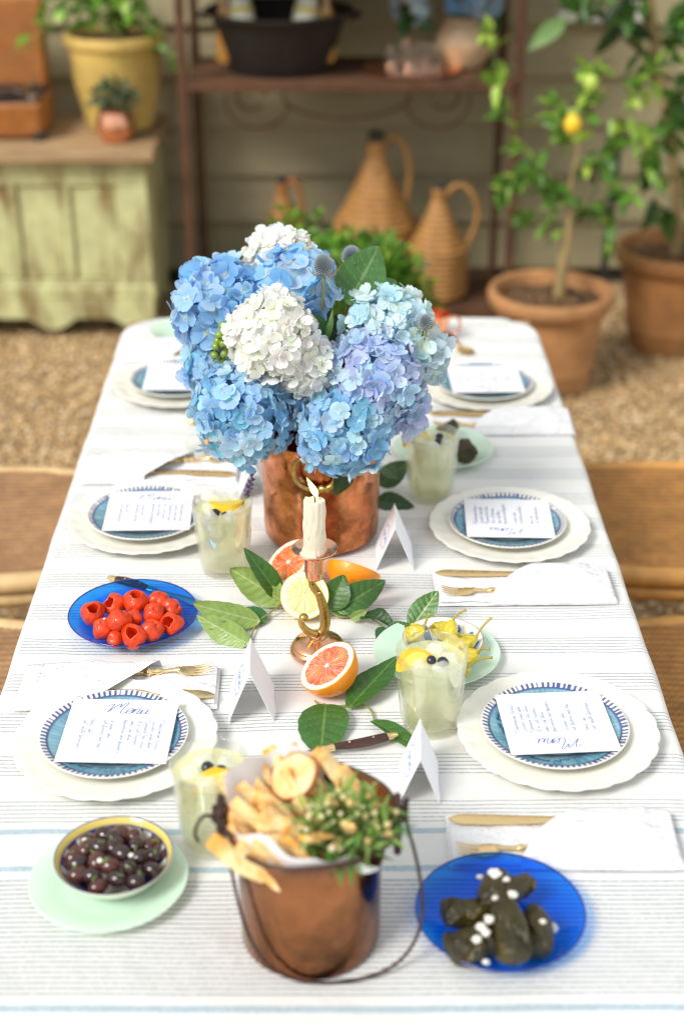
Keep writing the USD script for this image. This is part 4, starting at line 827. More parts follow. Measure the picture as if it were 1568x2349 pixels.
# ------------------------------------------------------------------ jade plates and bowls
def jade(label, P, R=.0915):
    k = R / .0915; t = thing('jade_plate', label, 'plate', P, None, 'pale green jade glass plates')
    put('dish', lathe(np.array([(0, .003), (.05, .003), (.053, 0), (.057, .001), (.066, .0065), (.088, .0125), (.0915, .0145), (.0905, .0158), (.085, .0143), (.066, .0092), (.058, .0062), (.05, .0055), (0, .0055)]) * k, 64), M['jade'], t, 60)
jade('pale green jade plate under the bowl of olives', az(252, 2033)); jade('pale green jade plate under the dish of yellow peppers', az(1000, 1512)); jade('pale green jade plate with two vine leaf rolls behind a tumbler', az(1016, 1040), .0915); jade('pale green jade plate at the far left end, behind the hydrangeas', az(432, 768), .085)
def painted_bowl(name, label, P, R, H, colfn, n=160):
    pr = np.array([(0, .003), (.45, .003), (.50, 0), (.54, .03), (.80, .45), (.97, .92), (1.0, .99), (.99, 1.0), (.965, .985), (.93, .9), (.86, .7), (.78, .48), (.66, .26), (.52, .16), (.40, .12), (.2, .11), (0, .11)]); pr = np.c_[pr[:, 0] * R, pr[:, 1] * H]
    fine = []
    for a, b in zip(pr[:-1], pr[1:]): fine += [a + (b - a) * s for s in (0, .33, .66)]
    fine.append(pr[-1]); pr = np.array(fine); g = lathe(pr, n)
    rr = np.broadcast_to((pr[:, 0] / R)[:, None], (len(pr), n)); A = np.broadcast_to((np.arange(n) * 2 * PI / n)[None], rr.shape); inn = np.broadcast_to((np.arange(len(pr)) >= 21)[:, None], rr.shape)
    t = thing(name, label, 'bowl', P); put('bowl', g, M['bowlpaint'], t, True, col=colfn(rr, A, inn).reshape(-1, 3)); return t
def olive_cols(r, a, inn):
    c = np.broadcast_to([.74, .72, .60], r.shape + (3,)).copy()
    c = np.where((inn & (r > .50))[..., None], [.035, .04, .17], c)
    dots = inn & (r > .76) & (r < .88) & (np.cos(a * 13) > .25); c = np.where(dots[..., None], [.78, .76, .70], c)
    d2 = inn & (r > .80) & (r < .86) & (np.cos(a * 13 + PI) > .55); c = np.where(d2[..., None], [.55, .22, .14], c)
    c = np.where((inn & (r > .90) & (r < .97))[..., None], [.70, .55, .14], c); return c
P = az(265, 2012, TZ + .006) ; painted_bowl('olive_bowl', 'small painted bowl with a yellow rim full of dark olives', P, .069, .034, olive_cols)
def blue_cols(r, a, inn):
    c = np.broadcast_to([.82, .81, .76], r.shape + (3,)).copy()
    pet = inn & (np.cos(a * 12) > -.1) & (r > .45) & (r < .90 - .06 * (1 - np.cos(a * 12))); c = np.where(pet[..., None], [.025, .16, .48], c)
    c = np.where((r > .975)[..., None], [.42, .20, .10], c); return c
P2 = az(1014, 1504, TZ + .006); painted_bowl('pepper_bowl', 'small white bowl with blue petals holding pickled yellow peppers', P2, .058, .030, blue_cols)
pts = []
for k in range(2500):
    a, r = rng.uniform(0, 2 * PI), .048 * math.sqrt(rng.random()); q = np.array([r * math.cos(a), r * math.sin(a)]); z = .017 + .017 * (1 - (r / .058) ** 2) + (.012 if len(pts) > 26 and r < .032 else 0)
    q = np.array([*q, z + .003])
    if all(np.linalg.norm((q - w) * [1, 1, .8]) > .0152 for w in pts): pts.append(q)
for k, q in enumerate(pts):
    d = rng.normal(0, 1, 3) * [1, 1, .35]; t = thing('olive', 'glossy dark olive heaped in the painted bowl', 'olive', P + q, frame(d, (0, 0, 1.01)), 'dark olives in the painted bowl')
    s = rng.uniform(.92, 1.1); put('fruit', ball((.0126 * s, .0096 * s, .0094 * s), 3), M['olive' if rng.random() < .6 else 'olive_brown'], t)
g = []
for k in range(34):
    q = pts[rng.integers(len(pts))] + [rng.uniform(-.006, .006), rng.uniform(-.006, .006), .0085]; g.append(tf(bx(-.004, .004, -.0007, .0007, -.0004, .0004, .0002), rotz(rng.uniform(0, 6)) @ roty(rng.uniform(-.6, .6)), P + q))
put('rosemary_bits', join(g), M['herb'], None, False, label='chopped green herb scattered over the olives', cat='herb', kind='stuff')
for k, (dx, dy) in enumerate(((.022, -.010), (-.012, -.022), (-.036, .022))):
    put('garlic_bit', tf(ball((.0035, .003, .003), 1), None, P + [dx, dy, .047 - .3 * abs(dx)]), M['feta'], None, label=['pale crumb on the olives, the right one', 'pale crumb on the olives, the front one', 'pale crumb on the olives, the back left one'][k], cat='crumb')
def dz(x, y): return 815.6 + .2289 * x, 1370.3 + .2289 * y
PPC = [((600, 352), (660, 335), (742, 165), 'at the back left, behind the tumbler rim'), ((850, 330), (795, 310), (718, 345), 'at the back, stem bent to the left'), ((940, 335), (955, 290), (1100, 130), 'at the back, stem pointing up right'), ((1105, 455), (1190, 420), (1362, 200), 'large, with the longest stem'), ((1130, 605), (1190, 580), (1332, 520), 'at the right, short stem'), ((1050, 715), (1090, 712), (1362, 605), 'at the front, stem reaching over the rim'), ((960, 470), (1010, 425), (1015, 368), 'in the middle, hidden by the tumbler')]
for k, (b, s0, s1, lb) in enumerate(PPC):
    pb = az(*dz(*b), .790); p0 = az(*dz(*s0), .795); p1 = az(*dz(*s1), .826 if k != 5 else .800)
    t = thing('pepperoncini', 'pickled yellow green pepper ' + lb, 'pepper', pb, None, 'pickled yellow peppers in the blue petal bowl')
    ax = p0 - pb; ax = ax + np.array([0, 0, .001]); L = .017
    bv, bf = ball((1, 1, 1), 3); s = bv[:, 0]; w = .0135 * (1 - .25 * s) * (1 + .10 * np.cos(3 * np.arctan2(bv[:, 1], bv[:, 2]) + k)) * (1 + .35 * (meshkit.noise(bv * 3, k) - .5))
    g = np.c_[s * L, bv[:, 1] * w, bv[:, 2] * w * .9]; put('fruit', tf((g, bf), frame(ax, (0, 0, 1))), M['pepperoncini'], t)
    a0 = ax / np.linalg.norm(ax) * L * .85; mid = (a0 + (p1 - pb)) / 2 + [0, 0, .004]
    put('stem', tube(spline([a0, mid, p1 - pb], 14), np.r_[np.linspace(.0034, .0016, 4), np.full(7, .0015), [.0017, .0020, .0021]], 8), M['pepstem'], t)

# ------------------------------------------------------------------ vine leaf rolls
def dolma(name, label, P, d, L, r, seed, group):
    t = thing('stuffed_vine_leaf', label, 'vine leaf roll', P, frame(d, (0, 0, 1)), group)
    bv, bf = ball(1.0, 4); s = np.sign(bv[:, 0]) * np.abs(bv[:, 0]) ** .55; w = (1 - np.abs(s) ** 3 * .32) * (1 - .16 * s) * (1 + .30 * (meshkit.fbm(bv * 2.0 + seed, 3, seed) - .5)); q = np.sqrt(bv[:, 1] ** 2 + bv[:, 2] ** 2) + 1e-6; e = np.sqrt(np.clip(1 - bv[:, 0] ** 2, 0, 1)); k = np.clip(e * 1.6, 0, 1)
    fold = 1 + .14 * np.sign(np.sin(np.arctan2(bv[:, 2], bv[:, 1]) * 1 + s * 2.2 + seed))
    put('leaf_roll', (np.c_[s * L / 2, bv[:, 1] / q * r * k * w * fold, bv[:, 2] / q * r * .9 * k * w * fold], bf), M['dolma'], t)
blue_plate('cobalt blue glass plate at the right front with vine leaf rolls and feta', az(1145, 2115), .0945)
def dc(x, y): return 783 + .5006 * x, 1500.8 + .5006 * y
DOL = [((705, 1085), (.25, .9, .1), .062, .0170, .792, 'topmost at the back'), ((800, 1075), (.6, .7, -.1), .055, .0150, .786, 'at the back right'), ((565, 1180), (1, .25, .05), .055, .0165, .782, 'at the left, lying across'), ((590, 1320), (.8, .45, 0), .056, .0185, .780, 'at the front left, thick'), ((765, 1265), (-.06, 1, .12), .078, .0180, .799, 'longest, on top in the middle'), ((893, 1265), (.1, 1, .05), .068, .0155, .782, 'at the right, pointing to the camera'), ((690, 1270), (.3, 1, 0), .060, .0150, .779, 'underneath the longest one')]
for k, (c, d, L, r, z, lb) in enumerate(DOL): dolma('', 'vine leaf roll on the front blue plate, ' + lb, az(*dc(*c), z), d, L, r, k + 1, 'vine leaf rolls on the front blue plate')
dolma('', 'vine leaf roll on the jade plate behind the tumbler, front one', az(1066, 1032, .785), (-.2, 1, .1), .055, .0190, 21, 'vine leaf rolls on the jade plate'); dolma('', 'vine leaf roll on the jade plate behind the tumbler, back one', az(1026, 985, .786), (.5, .9, .1), .055, .0150, 22, 'vine leaf rolls on the jade plate')
for x, y, z, r in ((705, 1008, .812, .0065), (690, 1000, .812, .005), (755, 1035, .803, .0045), (785, 1100, .803, .0055), (702, 1118, .806, .0035), (678, 1215, .805, .0055), (640, 1252, .802, .0055), (660, 1278, .800, .0048), (620, 1308, .799, .0050), (920, 1228, .798, .0040), (968, 1255, .775, .0058), (815, 1395, .772, .0078), (822, 1378, .775, .005), (632, 1022, .772, .004), (662, 1412, .770, .004)):
    bv, bf = ball(1.0, 2); bv = bv * (1 + 1.5 * (meshkit.fbm(bv * 2.6, 3, int(x * 3 + y)) - .5))[:, None] * r * np.array([1.1, 1, .8]) * .85
    put('feta_crumb', tf((bv, bf), None, az(*dc(x, y), z)), M['feta'], None, 35, label='white feta crumb on the vine leaf rolls', cat='cheese crumb', group='feta crumbs on the front blue plate')


# ------------------------------------------------------------------ copper pail of crisp bread
PP = az(712, 2136); PT = .168
pail = thing('copper_pail', 'tarnished copper pail with an iron bail handle at the front of the table', 'pail', PP)
put('body', lathe([(0, 0), (.074, 0), (.077, .003), (.0775, .03), (.078, .135), (.081, .150), (.089, .162), (.0925, .1665), (.092, .169), (.088, .1665), (.079, .153), (.0755, .135), (.0745, .03), (.072, .006), (0, .006)], 72, lambda r, z, a: (r * (1 + .006 * np.sin(3 * a + z * 20)), z + .0035 * np.clip((z - .14) / .03, 0, 1) * np.sin(4 * a + 1))), M['copper_old'], pail, 60)
put('rim_band', tube(np.c_[.0922 * np.cos(np.linspace(0, 2 * PI, 70)), .0922 * np.sin(np.linspace(0, 2 * PI, 70)), .1675 + .0035 * np.sin(4 * np.linspace(0, 2 * PI, 70) + 1)], .0022, 8, False), M['iron'], pail)
for sx in (-1, 1):
    put('ear', tf(bx(-.004, .004, -.017, .017, .120, .182, .003), None, (sx * .0945, 0, 0)), M['iron'], pail, 30)
    put('eyelet', tube(np.c_[sx * .101 + 0 * np.linspace(0, 6.3, 20), .008 * np.cos(np.linspace(0, 6.3, 20)), .166 + .008 * np.sin(np.linspace(0, 6.3, 20))], .0022, 6, False), M['iron'], pail)
put('bail_handle', tube(spline([(.103, .028, .158), (.105, .012, .170), (.104, 0, .160), (.110, -.012, .135), (.120, -.026, .085), (.119, -.042, .045), (.096, -.062, .014), (.050, -.077, .003), (.0, -.081, .004), (-.042, -.075, .020), (-.070, -.052, .062), (-.084, -.024, .115), (-.101, 0, .158), (-.112, -.012, .172), (-.120, -.02, .160), (-.117, -.022, .147)], 70), .0020, 8), M['iron'], pail)
def wl(r, z, a):
    k = np.clip((z - .10) / .09, 0, 1); back = np.clip(np.sin(a) * 1.2, 0, 1); left = np.clip(-np.cos(a - .2), 0, 1)
    return r * (1 + .05 * k * np.sin(a * 7)), z - k * (.050 * np.clip(np.cos(a - .1) * 1.3, 0, 1)) + k * (.030 * back * left + .008 * np.sin(a * 5) + .004 * np.sin(11 * a))
ln_ = thing('paper_liner', 'white paper liner sticking out of the copper pail', 'paper', PP); put('sheet', lathe([(.02, .05), (.05, .055), (.066, .10), (.074, .150), (.0835, .168), (.087, .186)], 72, wl), M['paper'], ln_, True)
def bread(P, d, L, W, seed, lab, name='bread_strip'):
    s = np.linspace(0, 1, 18); pth = np.c_[s * L, .004 * np.sin(s * 4 + seed), .003 * np.sin(s * 5 + seed * 2)]
    v, f = tube(pth, W / 2 * (.55 + .45 * np.sin(PI * np.clip(s * .9 + .05, 0, 1)) ** .35), 12, True, .42, (0, 0, 1)); v = v + .0022 * (meshkit.fbm(v * 130 + seed, 3, seed)[:, None] - .5) * [0, 1, 1]
    e = np.clip(1 - v[:, 0] / L, 0, 1); n = meshkit.fbm(v * 90 + seed, 3, seed + 4); k = np.clip((n - .46) * 7, 0, 1)[:, None] * .85 + np.clip((v[:, 0] / L - .86) * 7, 0, 1)[:, None] * .5; k = np.clip(k, 0, 1)
    t = thing(name, lab, 'bread', P, frame(d, rng.normal(0, .5, 3) + [0, -.6, .6]), 'crisp bread strips in the copper pail'); put('crust', (v, f), M['crisp'], t, True, col=np.array([.90, .70, .36]) * (1 - k) + np.array([.84, .40, .07]) * k)
M['crisp'] = mat('crisp_crust', tint=True, rough=.55, bump=('noise', 160, .003, ONE), coat=.15)
NBR = 0
for iy in range(6):
    for ix in range(7):
        x, y = -.058 + .0185 * ix + rng.uniform(-.006, .006), -.050 + .0205 * iy + rng.uniform(-.006, .006)
        if x * x + y * y > .0052 or (x > .004 and y < .014): continue
        d = np.array([-.75 + .5 * (x / .06) * .5 + rng.uniform(-.25, .25), .25 + .35 * (y / .05) + rng.uniform(-.25, .25), .85]); bread(PP + [x + .022, y - .008, .124 + .10 * (y + .05)], d, rng.uniform(.064, .086), rng.uniform(.016, .025), NBR, 'golden crisp bread strip standing in the copper pail'); NBR += 1
for k, (x, y, L) in enumerate(((-.040, -.040, .070), (-.016, -.056, .056), (.000, -.040, .050))): bread(PP + [x + .050, y + .020, .158], (-.9 + .35 * k, -.25 - .1 * k, .30 + .1 * k), L, .020, 40 + k, ['thick golden bread strip pointing left over the rim of the pail', 'short bread strip at the front of the pail', 'short bread chunk beside the herb stems'][k])
tr_ = thing('toast_round', 'round reddish edged slice of toast at the back of the pail', 'bread', PP + [-.016, .040, .184], zframe((-.45, -.50, .74)), None)
put('crumb', lathe([(0, -.004), (.022, -.004), (.026, -.002), (.026, .003), (.022, .005), (0, .0045)], 28, lambda r, z, a: (r * (1 + .05 * np.sin(2 * a + 1) + .03 * np.sin(5 * a)), z + .001 * np.sin(5 * a + 90 * r))), M['bread'], tr_, 40); put('crust', lathe([(.0262, -.003), (.0285, .0), (.0262, .004)], 28, lambda r, z, a: (r * (1 + .05 * np.sin(2 * a + 1) + .03 * np.sin(5 * a)), z)), mat('dark_crust', (.50, .16, .05), .6), tr_)
hb = thing('herb_bunch', 'green herb bunch with tiny cream flowers at the right of the copper pail', 'herbs', PP + [.034, -.024, .132])
for k in range(84):
    a = rng.uniform(0, 2 * PI); r = .046 * math.sqrt(rng.random()); e = np.array([r * math.cos(a) * 1.25 + .008, r * math.sin(a) - .004, .066 - 14 * r * r + rng.uniform(-.010, .014)])
    pth = spline([(e[0] * .4, e[1] * .4, -.01), (e[0] * .8, e[1] * .8, e[2] * .55), e], 6)
    put('stem', tube(pth, .0011, 4), M['twig'], hb)
    for j in range(4): leaf_at(hb, pth[rng.integers(2, 6)], rng.normal(0, 1, 3) + e * 20 + [0, 0, .3], rng.uniform(.018, .034), rng.uniform(.0030, .0055), jit([(.13, .29, .04), (.22, .40, .08), (.32, .48, .14), (.08, .19, .03)][rng.integers(4)]))
    if k % 5 < 3:
        bv, bf = ball(1.0, 1); put('flower', tf((bv * rng.uniform(.0026, .0044), bf), None, e + [0, 0, .003]), M['petal'], hb, True, col=jit([(.86, .78, .42), (.88, .82, .58), (.84, .60, .26)][rng.choice(3, p=[.5, .35, .15])], .06))
for k in range(6): leaf_at(hb, np.array([rng.uniform(-.015, .02), rng.uniform(-.045, -.03), rng.uniform(.035, .05)]), (rng.uniform(-.2, .2), -.5, -.8), rng.uniform(.03, .045), .007, jit((.09, .22, .03)))

# ------------------------------------------------------------------ candlestick
CP = az(730, 1495); cs = thing('candlestick', 'copper and brass candlestick with a twisted stem on a round base', 'candlestick', CP)
put('base', lathe([(0, 0), (.040, 0), (.0415, .002), (.0412, .007), (.038, .010), (.0365, .0115), (.037, .014), (.034, .0175), (.026, .021), (.018, .0235), (.0165, .026), (.012, .027), (.010, .031), (0, .032)], 56), M['rosegold'], cs, 50)
def cpt(x, y): return ((x - 870) * .333 / 1580, -.0, .030 + .90 * (715 - y) * .333 / (1580 * .853))
stem = [cpt(x, y) for x, y in ((870, 712), (903, 690), (918, 640), (914, 570), (897, 490), (868, 410), (838, 350), (822, 300))]
sp = spline(stem, 36); sp[:, 1] += .004 * np.sin(np.linspace(0, PI, 36)); put('stem', tube(sp, np.interp(np.linspace(0, 1, 36), [0, .2, .5, .8, 1], [.0062, .0078, .0070, .0052, .0042]), 12), M['brass'], cs)
c2 = spline([cpt(x, y) for x, y in ((866, 708), (820, 692), (775, 655), (755, 610), (765, 585))], 24); c2[:, 1] -= .005; put('lower_scroll', tube(c2, np.linspace(.0060, .0042, 24), 12), M['brass'], cs); put('scroll_ball', tf(ball((.0068, .0068, .006), 3), None, np.array(cpt(772, 574)) + [0, -.005, 0]), M['brass'], cs)
c3 = spline([cpt(x, y) for x, y in ((828, 330), (842, 375), (870, 398), (890, 388))], 16); c3[:, 1] -= .004; put('upper_scroll', tube(c3, np.linspace(.0038, .0026, 16), 10), M['brass'], cs)
top = np.array(cpt(838, 296)); ct_ = np.array([top[0] + .003, 0, top[2]])
put('cup', tf(lathe([(0, 0), (.010, 0), (.0135, .003), (.0140, .005), (.0138, .010), (.0152, .012), (.0152, .014), (.0148, .034), (.0158, .037)], 40), None, ct_), M['copper_bright'], cs, 50)
put('drip_pan', tf(lathe([(.0150, .037), (.020, .0385), (.024, .0415), (.0255, .0425), (.0275, .0450), (.0315, .0480), (.0325, .0486), (.0318, .0500), (.027, .0475), (.0245, .0448), (.0225, .0440), (.017, .0415), (0, .041)], 56), None, ct_), M['rosegold'], cs, 60)
cb = CP + ct_ + [0, 0, .0412]
cn = thing('candle', 'lit ivory candle with wax drips in the copper candlestick', 'candle', cb)
CHt = .0835
def drips(r, z, a):
    n = meshkit.noise(np.stack([np.cos(a) * 3.2, np.sin(a) * 3.2, z * 14], -1), 3); n2 = meshkit.noise(np.stack([np.cos(a) * 5, np.sin(a) * 5, z * 45], -1), 9)
    k = np.clip(r / .012, 0, 1) ** 3; return r + k * (.0028 * np.clip(n - .5, 0, 1) * 2 + .0018 * np.clip(n2 - .5, 0, 1) * 2), z + k * np.clip(z / CHt - .9, 0, 1) * .04 * (n2 - .4)
put('wax', lathe([(0, 0), (.0155, 0), (.0152, .004), (.0142, .008)] + [(.0140 - .0012 * s, .010 + (CHt - .012) * s) for s in np.linspace(0, 1, 26)] + [(.0125, CHt), (.0112, CHt + .0012), (.0095, CHt - .0012), (.004, CHt - .0030), (0, CHt - .0032)], 48, drips), M['wax'], cn)
for k in range(4):
    a = [-2.6, -2.3, -2.9, 3.0, -1.4, .2, -.5][k]; z = [.055, .034, .046, .012, .060, .05, .006][k]; put('drip', tf(ball((.0016, .0030, [.011, .009, .008, .009, .008, .010, .006][k]), 3), rotz(a), (.0136 * math.cos(a), .0136 * math.sin(a), z)), M['wax'], cn)
for k in range(3):
    a = -2.7 + k * .42; put('pooled_wax', tf(ball((.0050, .0085, .0034), 3), rotz(a), (.0170 * math.cos(a), .0170 * math.sin(a), .0018)), M['wax'], cn)
put('wick', tube(spline([(0, 0, CHt - .005), (.0004, 0, CHt + .003), (-.001, 0, CHt + .0075)], 8), .0008, 6), M['wick'], cn)
fl = lathe([(0, 0), (.0022, .0012), (.0045, .006), (.0052, .010), (.0046, .016), (.0028, .023), (.0012, .0285), (0, .031)], 20)
fv = fl[0].copy(); s = fv[:, 2] / .031; fv[:, 0] -= .0135 * s ** 1.3 - .001; fv[:, 0] += .002
fc = np.array([[.30, .09, .02]]) * (1 - np.clip(s * 4, 0, 1))[:, None] + np.array([[1.0, .62, .22]]) * np.clip(s * 4, 0, 1)[:, None]; fc = fc * (1 - np.clip(s * 2 - 1.2, 0, 1))[:, None] + np.array([[1.0, .40, .08]]) * np.clip(s * 2 - 1.2, 0, 1)[:, None]
put('flame', (fv + [0, 0, CHt + .004], fl[1]), M['flame'], cn, True, col=fc)

# ------------------------------------------------------------------ citrus halves
def citrus(name, label, P, nrm, r, fl1, fl2, rind, pith, spin=0., depth=1.0, hole=.06, fr_=.80):
    t = thing(name, label, 'citrus fruit', P, zframe(nrm) @ rotz(spin))
    th = np.linspace(PI, PI / 2 + .02, 22); prof = [(r * math.sin(x), r * depth * math.cos(x) + (.004 * r if x > 3 else 0)) for x in th] + [(r * 1.0, -.0002), (r * .995, .0006), (r * .975, .0009)]
    bv = lathe(prof, 64); k = 1 + .02 * (meshkit.noise(bv[0] / r * 2.2, 4) - .5); put('rind', (bv[0] * k[:, None], bv[1]), M[rind], t, 60)
    put('pith', lathe([(r * .98, .0006), (r * .90, .0010), (r * .855, .0006), (r * .1, .0006), (0, .0012)], 56), M[pith], t, 60)
    put('flesh_base', lathe([(r * fr_ * .97, .0009), (r * .5, .0013), (r * .08, .0013)], 48), M['flesh'], t, True, col=np.array(fl2) * .8 + .16)
    put('core', lathe([(r * .09, .0012), (r * .05, .0026), (0, .0028)], 14, lambda rr, z, a: (rr * (1 + .35 * np.sin(5 * a)), z)), M[pith], t, 60)
    n = 10; rs = np.random.default_rng(int(abs(P[0]) * 1e5) + 7)
    off = np.sort((np.arange(n) + rs.uniform(-.12, .12, n)) * 2 * PI / n)
    for i in range(n):
        a0, a1 = off[i], off[(i + 1) % n] + (2 * PI if i == n - 1 else 0); R_, A_ = np.meshgrid(np.linspace(0, 1, 16), np.linspace(-1, 1, 15), indexing='ij')
        rad = r * (hole + (fr_ - hole) * R_); half = (a1 - a0) / 2 - np.minimum(.00035 / np.maximum(rad, 1e-5), .2) - .004
        am = (a0 + a1) / 2; half = half * np.clip((1.04 - R_) / .10, .55, 1) ** .5 * np.clip(R_ * 6 + .25, 0, 1)
        AA = am + A_ * half; h = .0011 + .0011 * (1 - np.maximum(np.abs(A_), np.abs(2 * R_ - 1)) ** 6) + .0008 * (meshkit.noise(np.stack([A_ * 9, R_ * 5, A_ * 0 + i], -1), 2) - .5)
        st = .6 * meshkit.noise(np.stack([A_ * 9 + i * 9, R_ * 3.0, A_ * 0], -1), 5) + .4 * meshkit.noise(np.stack([rad * np.cos(am + A_ * half) / r * 3 + 7, rad * np.sin(am + A_ * half) / r * 3, A_ * 0 + P[0] * 50], -1), 6); st = np.clip((st - .32) * 2.8, 0, 1)[..., None]; sp = (meshkit.noise(np.stack([A_ * 16 + i * 5, R_ * 9, A_ * 0], -1), 8) > .78)[..., None]
        c = np.array(fl1) * (1 - st) + np.array(fl2) * st; c = np.where(sp, np.array(fl1) * .6 + .32, c)
        put('segment', (np.stack([rad * np.cos(AA), rad * np.sin(AA), h], -1).reshape(-1, 3), tri(grid_faces(16, 15))), M['flesh'], t, True, col=c.reshape(-1, 3))
    return t
def facing(u, v_, z, tow, ang):
    """a direction: share of the way to the camera, and the way it leans in the picture"""
    P = az(u, v_, z); t = CAM - P; t /= np.linalg.norm(t); x = RT; y = UPV; d = x * math.cos(ang) + y * math.sin(ang); return P, tow * t + math.sqrt(1 - tow * tow) * d
P, nv = facing(750, 1528, .797, .54, math.radians(129)); citrus('orange_half', 'blood orange half with its cut side to the upper left, in front of the candlestick', P, nv, .0435, (.70, .065, .022), (.88, .28, .09), 'orangerind', 'pith', .2, .98)
P, nv = facing(662, 1290, .796, .60, math.radians(135)); citrus('orange_half', 'blood orange half leaning left behind the lemon half', P, nv, .0435, (.62, .07, .012), (.86, .26, .035), 'orangerind', 'pith', .9, .9)
P, nv = facing(698, 1366, .792, .985, math.radians(115)); citrus('lemon_half', 'lemon half standing with its pale cut side to the camera behind the candlestick', P, nv, .0365, (.80, .58, .13), (.88, .72, .30), 'lemonrind', 'pithlemon', .4, 1.05, .07, .78)
P = az(812, 1305, .788); citrus('orange_half', 'orange half showing only its rind, right behind the candlestick', P, (.30, .62, .74), .043, (.80, .16, .06), (.90, .38, .2), 'orangerind', 'pith', 0, .9)

# ------------------------------------------------------------------ leafy sprigs
def big_leaf(L, W, cup, droop, wave, seed, top, vein):
    n, m = 34, 21; t = np.linspace(0, 1, n); s = np.linspace(-1, 1, m); T_, S_ = np.meshgrid(t, s, indexing='ij')
    w = W / 2 * (np.sin(PI * np.clip(T_, 0, 1) ** .82) ** .72) * (1 - .18 * T_)
    edge = 1 + .02 * np.sin(T_ * 40 + seed)
    X = L * T_ - .06 * L * np.abs(S_) * (1 - T_); Y = S_ * w * edge
    lat = (T_ * 7.5 - np.abs(S_) * 1.35); fr = np.abs(((lat + 50) % 1) - .5) * 2
    Z = cup * np.abs(S_) * w - droop * L * T_ ** 2 + wave * L * np.sin(T_ * 7 + seed) * S_ ** 2 * .5 + .0011 * fr * (1 - np.abs(S_) ** 3) + .02 * L * np.sin(T_ * 4 + seed) * S_
    isv = np.clip(1 - np.abs(S_) * w / (.0011), 0, 1); isl = np.clip((.16 - fr) / .12, 0, 1) * (np.abs(S_) > .04) * .5
    k = np.clip(isv + isl, 0, 1)[..., None]; nz = .85 + .3 * meshkit.fbm(np.stack([X * 40, Y * 40, X * 0 + seed], -1))[..., None]
    spot = (meshkit.noise(np.stack([X * 260, Y * 260, X * 0 + seed * 3], -1), seed) > .955)[..., None]
    c = np.array(top) * nz * (1 - k) + np.array(vein) * k; c = np.where(spot, c * .35 + np.array([.04, .02, .0]), c)
    return (np.stack([X, Y, Z], -1).reshape(-1, 3), tri(grid_faces(n, m))), c.reshape(-1, 3)
DK, DV = (.042, .130, .020), (.13, .25, .06); LT, LV = (.24, .36, .085), (.42, .50, .20); MD = (.07, .19, .03)
def leaf_px(par, b, zb, tip, zt, Wpx, up, top=DK, vein=DV, cup=.25, droop=.05, wave=.05, pet=True):
    p0, p1 = az(*b, zb), az(*tip, zt); L = np.linalg.norm(p1 - p0); sc = FPX / ((((p0 + p1) / 2) - CAM) @ FW)
    g, c = big_leaf(L, Wpx / sc, cup, droop, wave, int(rng.integers(100)), top, vein)
    put('leaf', tf(g, frame(p1 - p0, up), p0), M['gleaf'], par, True, col=c)
def stem_px(par, pts, r=.0014): put('stem', tube(spline([az(u, v_, z) for u, v_, z in pts], 20), r, 7), M['twig_red'] if 0 else M['stemgreen'], par)
M['stemgreen'] = mat('sprig_stem', (.26, .26, .07), .5)
UP = (0, 0, 1)
sl = thing('leafy_sprig', 'leafy sprig with pale leaf undersides left of the candlestick', 'leafy sprig')
leaf_px(sl, (588, 1424), .762, (441, 1388), .792, 72, (.25, -.55, .8), LT, LV, -.16, -.04)
leaf_px(sl, (563, 1474), .759, (452, 1414), .776, 70, (.1, -.6, .8), LT, LV, -.18, -.05)
leaf_px(sl, (643, 1376), .768, (527, 1304), .818, 84, (-.1, -.80, .6), LT, LV, -.15, .06, .12)
leaf_px(sl, (640, 1368), .770, (560, 1256), .850, 58, (.55, -.75, .4), DK, DV, .35, .02)
leaf_px(sl, (605, 1425), .757, (530, 1388), .760, 60, UP, (.035, .14, .04), DV)
stem_px(sl, [(645, 1378, .766), (610, 1412, .760), (590, 1428, .758), (578, 1455, .7565), (562, 1478, .7575)]); stem_px(sl, [(592, 1424, .759), (586, 1424, .761)], .0012)
sr = thing('leafy_sprig', 'dark green leafy sprig behind the candlestick, right of the lemon half', 'leafy sprig')
leaf_px(sr, (757, 1396), .768, (789, 1318), .812, 74, (.05, -.7, .6), DK, DV, .22, .03)
leaf_px(sr, (778, 1398), .766, (884, 1330), .800, 74, (.1, -.6, .7), DK, DV, .22, .05)
leaf_px(sr, (760, 1398), .764, (812, 1418), .758, 26, (0, -.2, 1), MD, LV, .3, .0)
leaf_px(sr, (806, 1420), .760, (842, 1400), .775, 26, (0, -.8, .5), LT, LV, .4, .1)
leaf_px(sr, (826, 1408), .765, (908, 1430), .768, 48, (.2, -.3, .9), (.03, .09, .02), (.08, .16, .05), .5, .12, .2)
leaf_px(sr, (890, 1448), .758, (938, 1430), .772, 34, (0, -.5, .8), (.04, .12, .03), DV, .35, .1)
leaf_px(sr, (892, 1446), .760, (864, 1470), .758, 50, (0, -.3, .9), (.035, .11, .03), DV, .2, .02)
stem_px(sr, [(757, 1396, .766), (800, 1414, .760), (826, 1410, .764), (860, 1425, .763), (893, 1448, .757)])
so = thing('loose_leaf', 'single green leaf standing behind the dish of yellow peppers', 'leaf'); leaf_px(so, (945, 1438), .766, (1004, 1355), .812, 68, (-.15, -.7, .6), (.055, .17, .03), LV, .15, .04)
sb = thing('leafy_sprig', 'sprig of broad dark leaves under the front blood orange half', 'leafy sprig')
leaf_px(sb, (746, 1620), .760, (735, 1738), .758, 128, (-.05, .1, 1), (.048, .15, .028), (.16, .28, .07), .10, -.02)
leaf_px(sb, (806, 1618), .762, (912, 1504), .782, 84, (-.35, -.35, .85), DK, DV, .16, .0)
leaf_px(sb, (857, 1657), .760, (992, 1728), .758, 52, (.15, .1, 1), DK, DV, .25, .06)
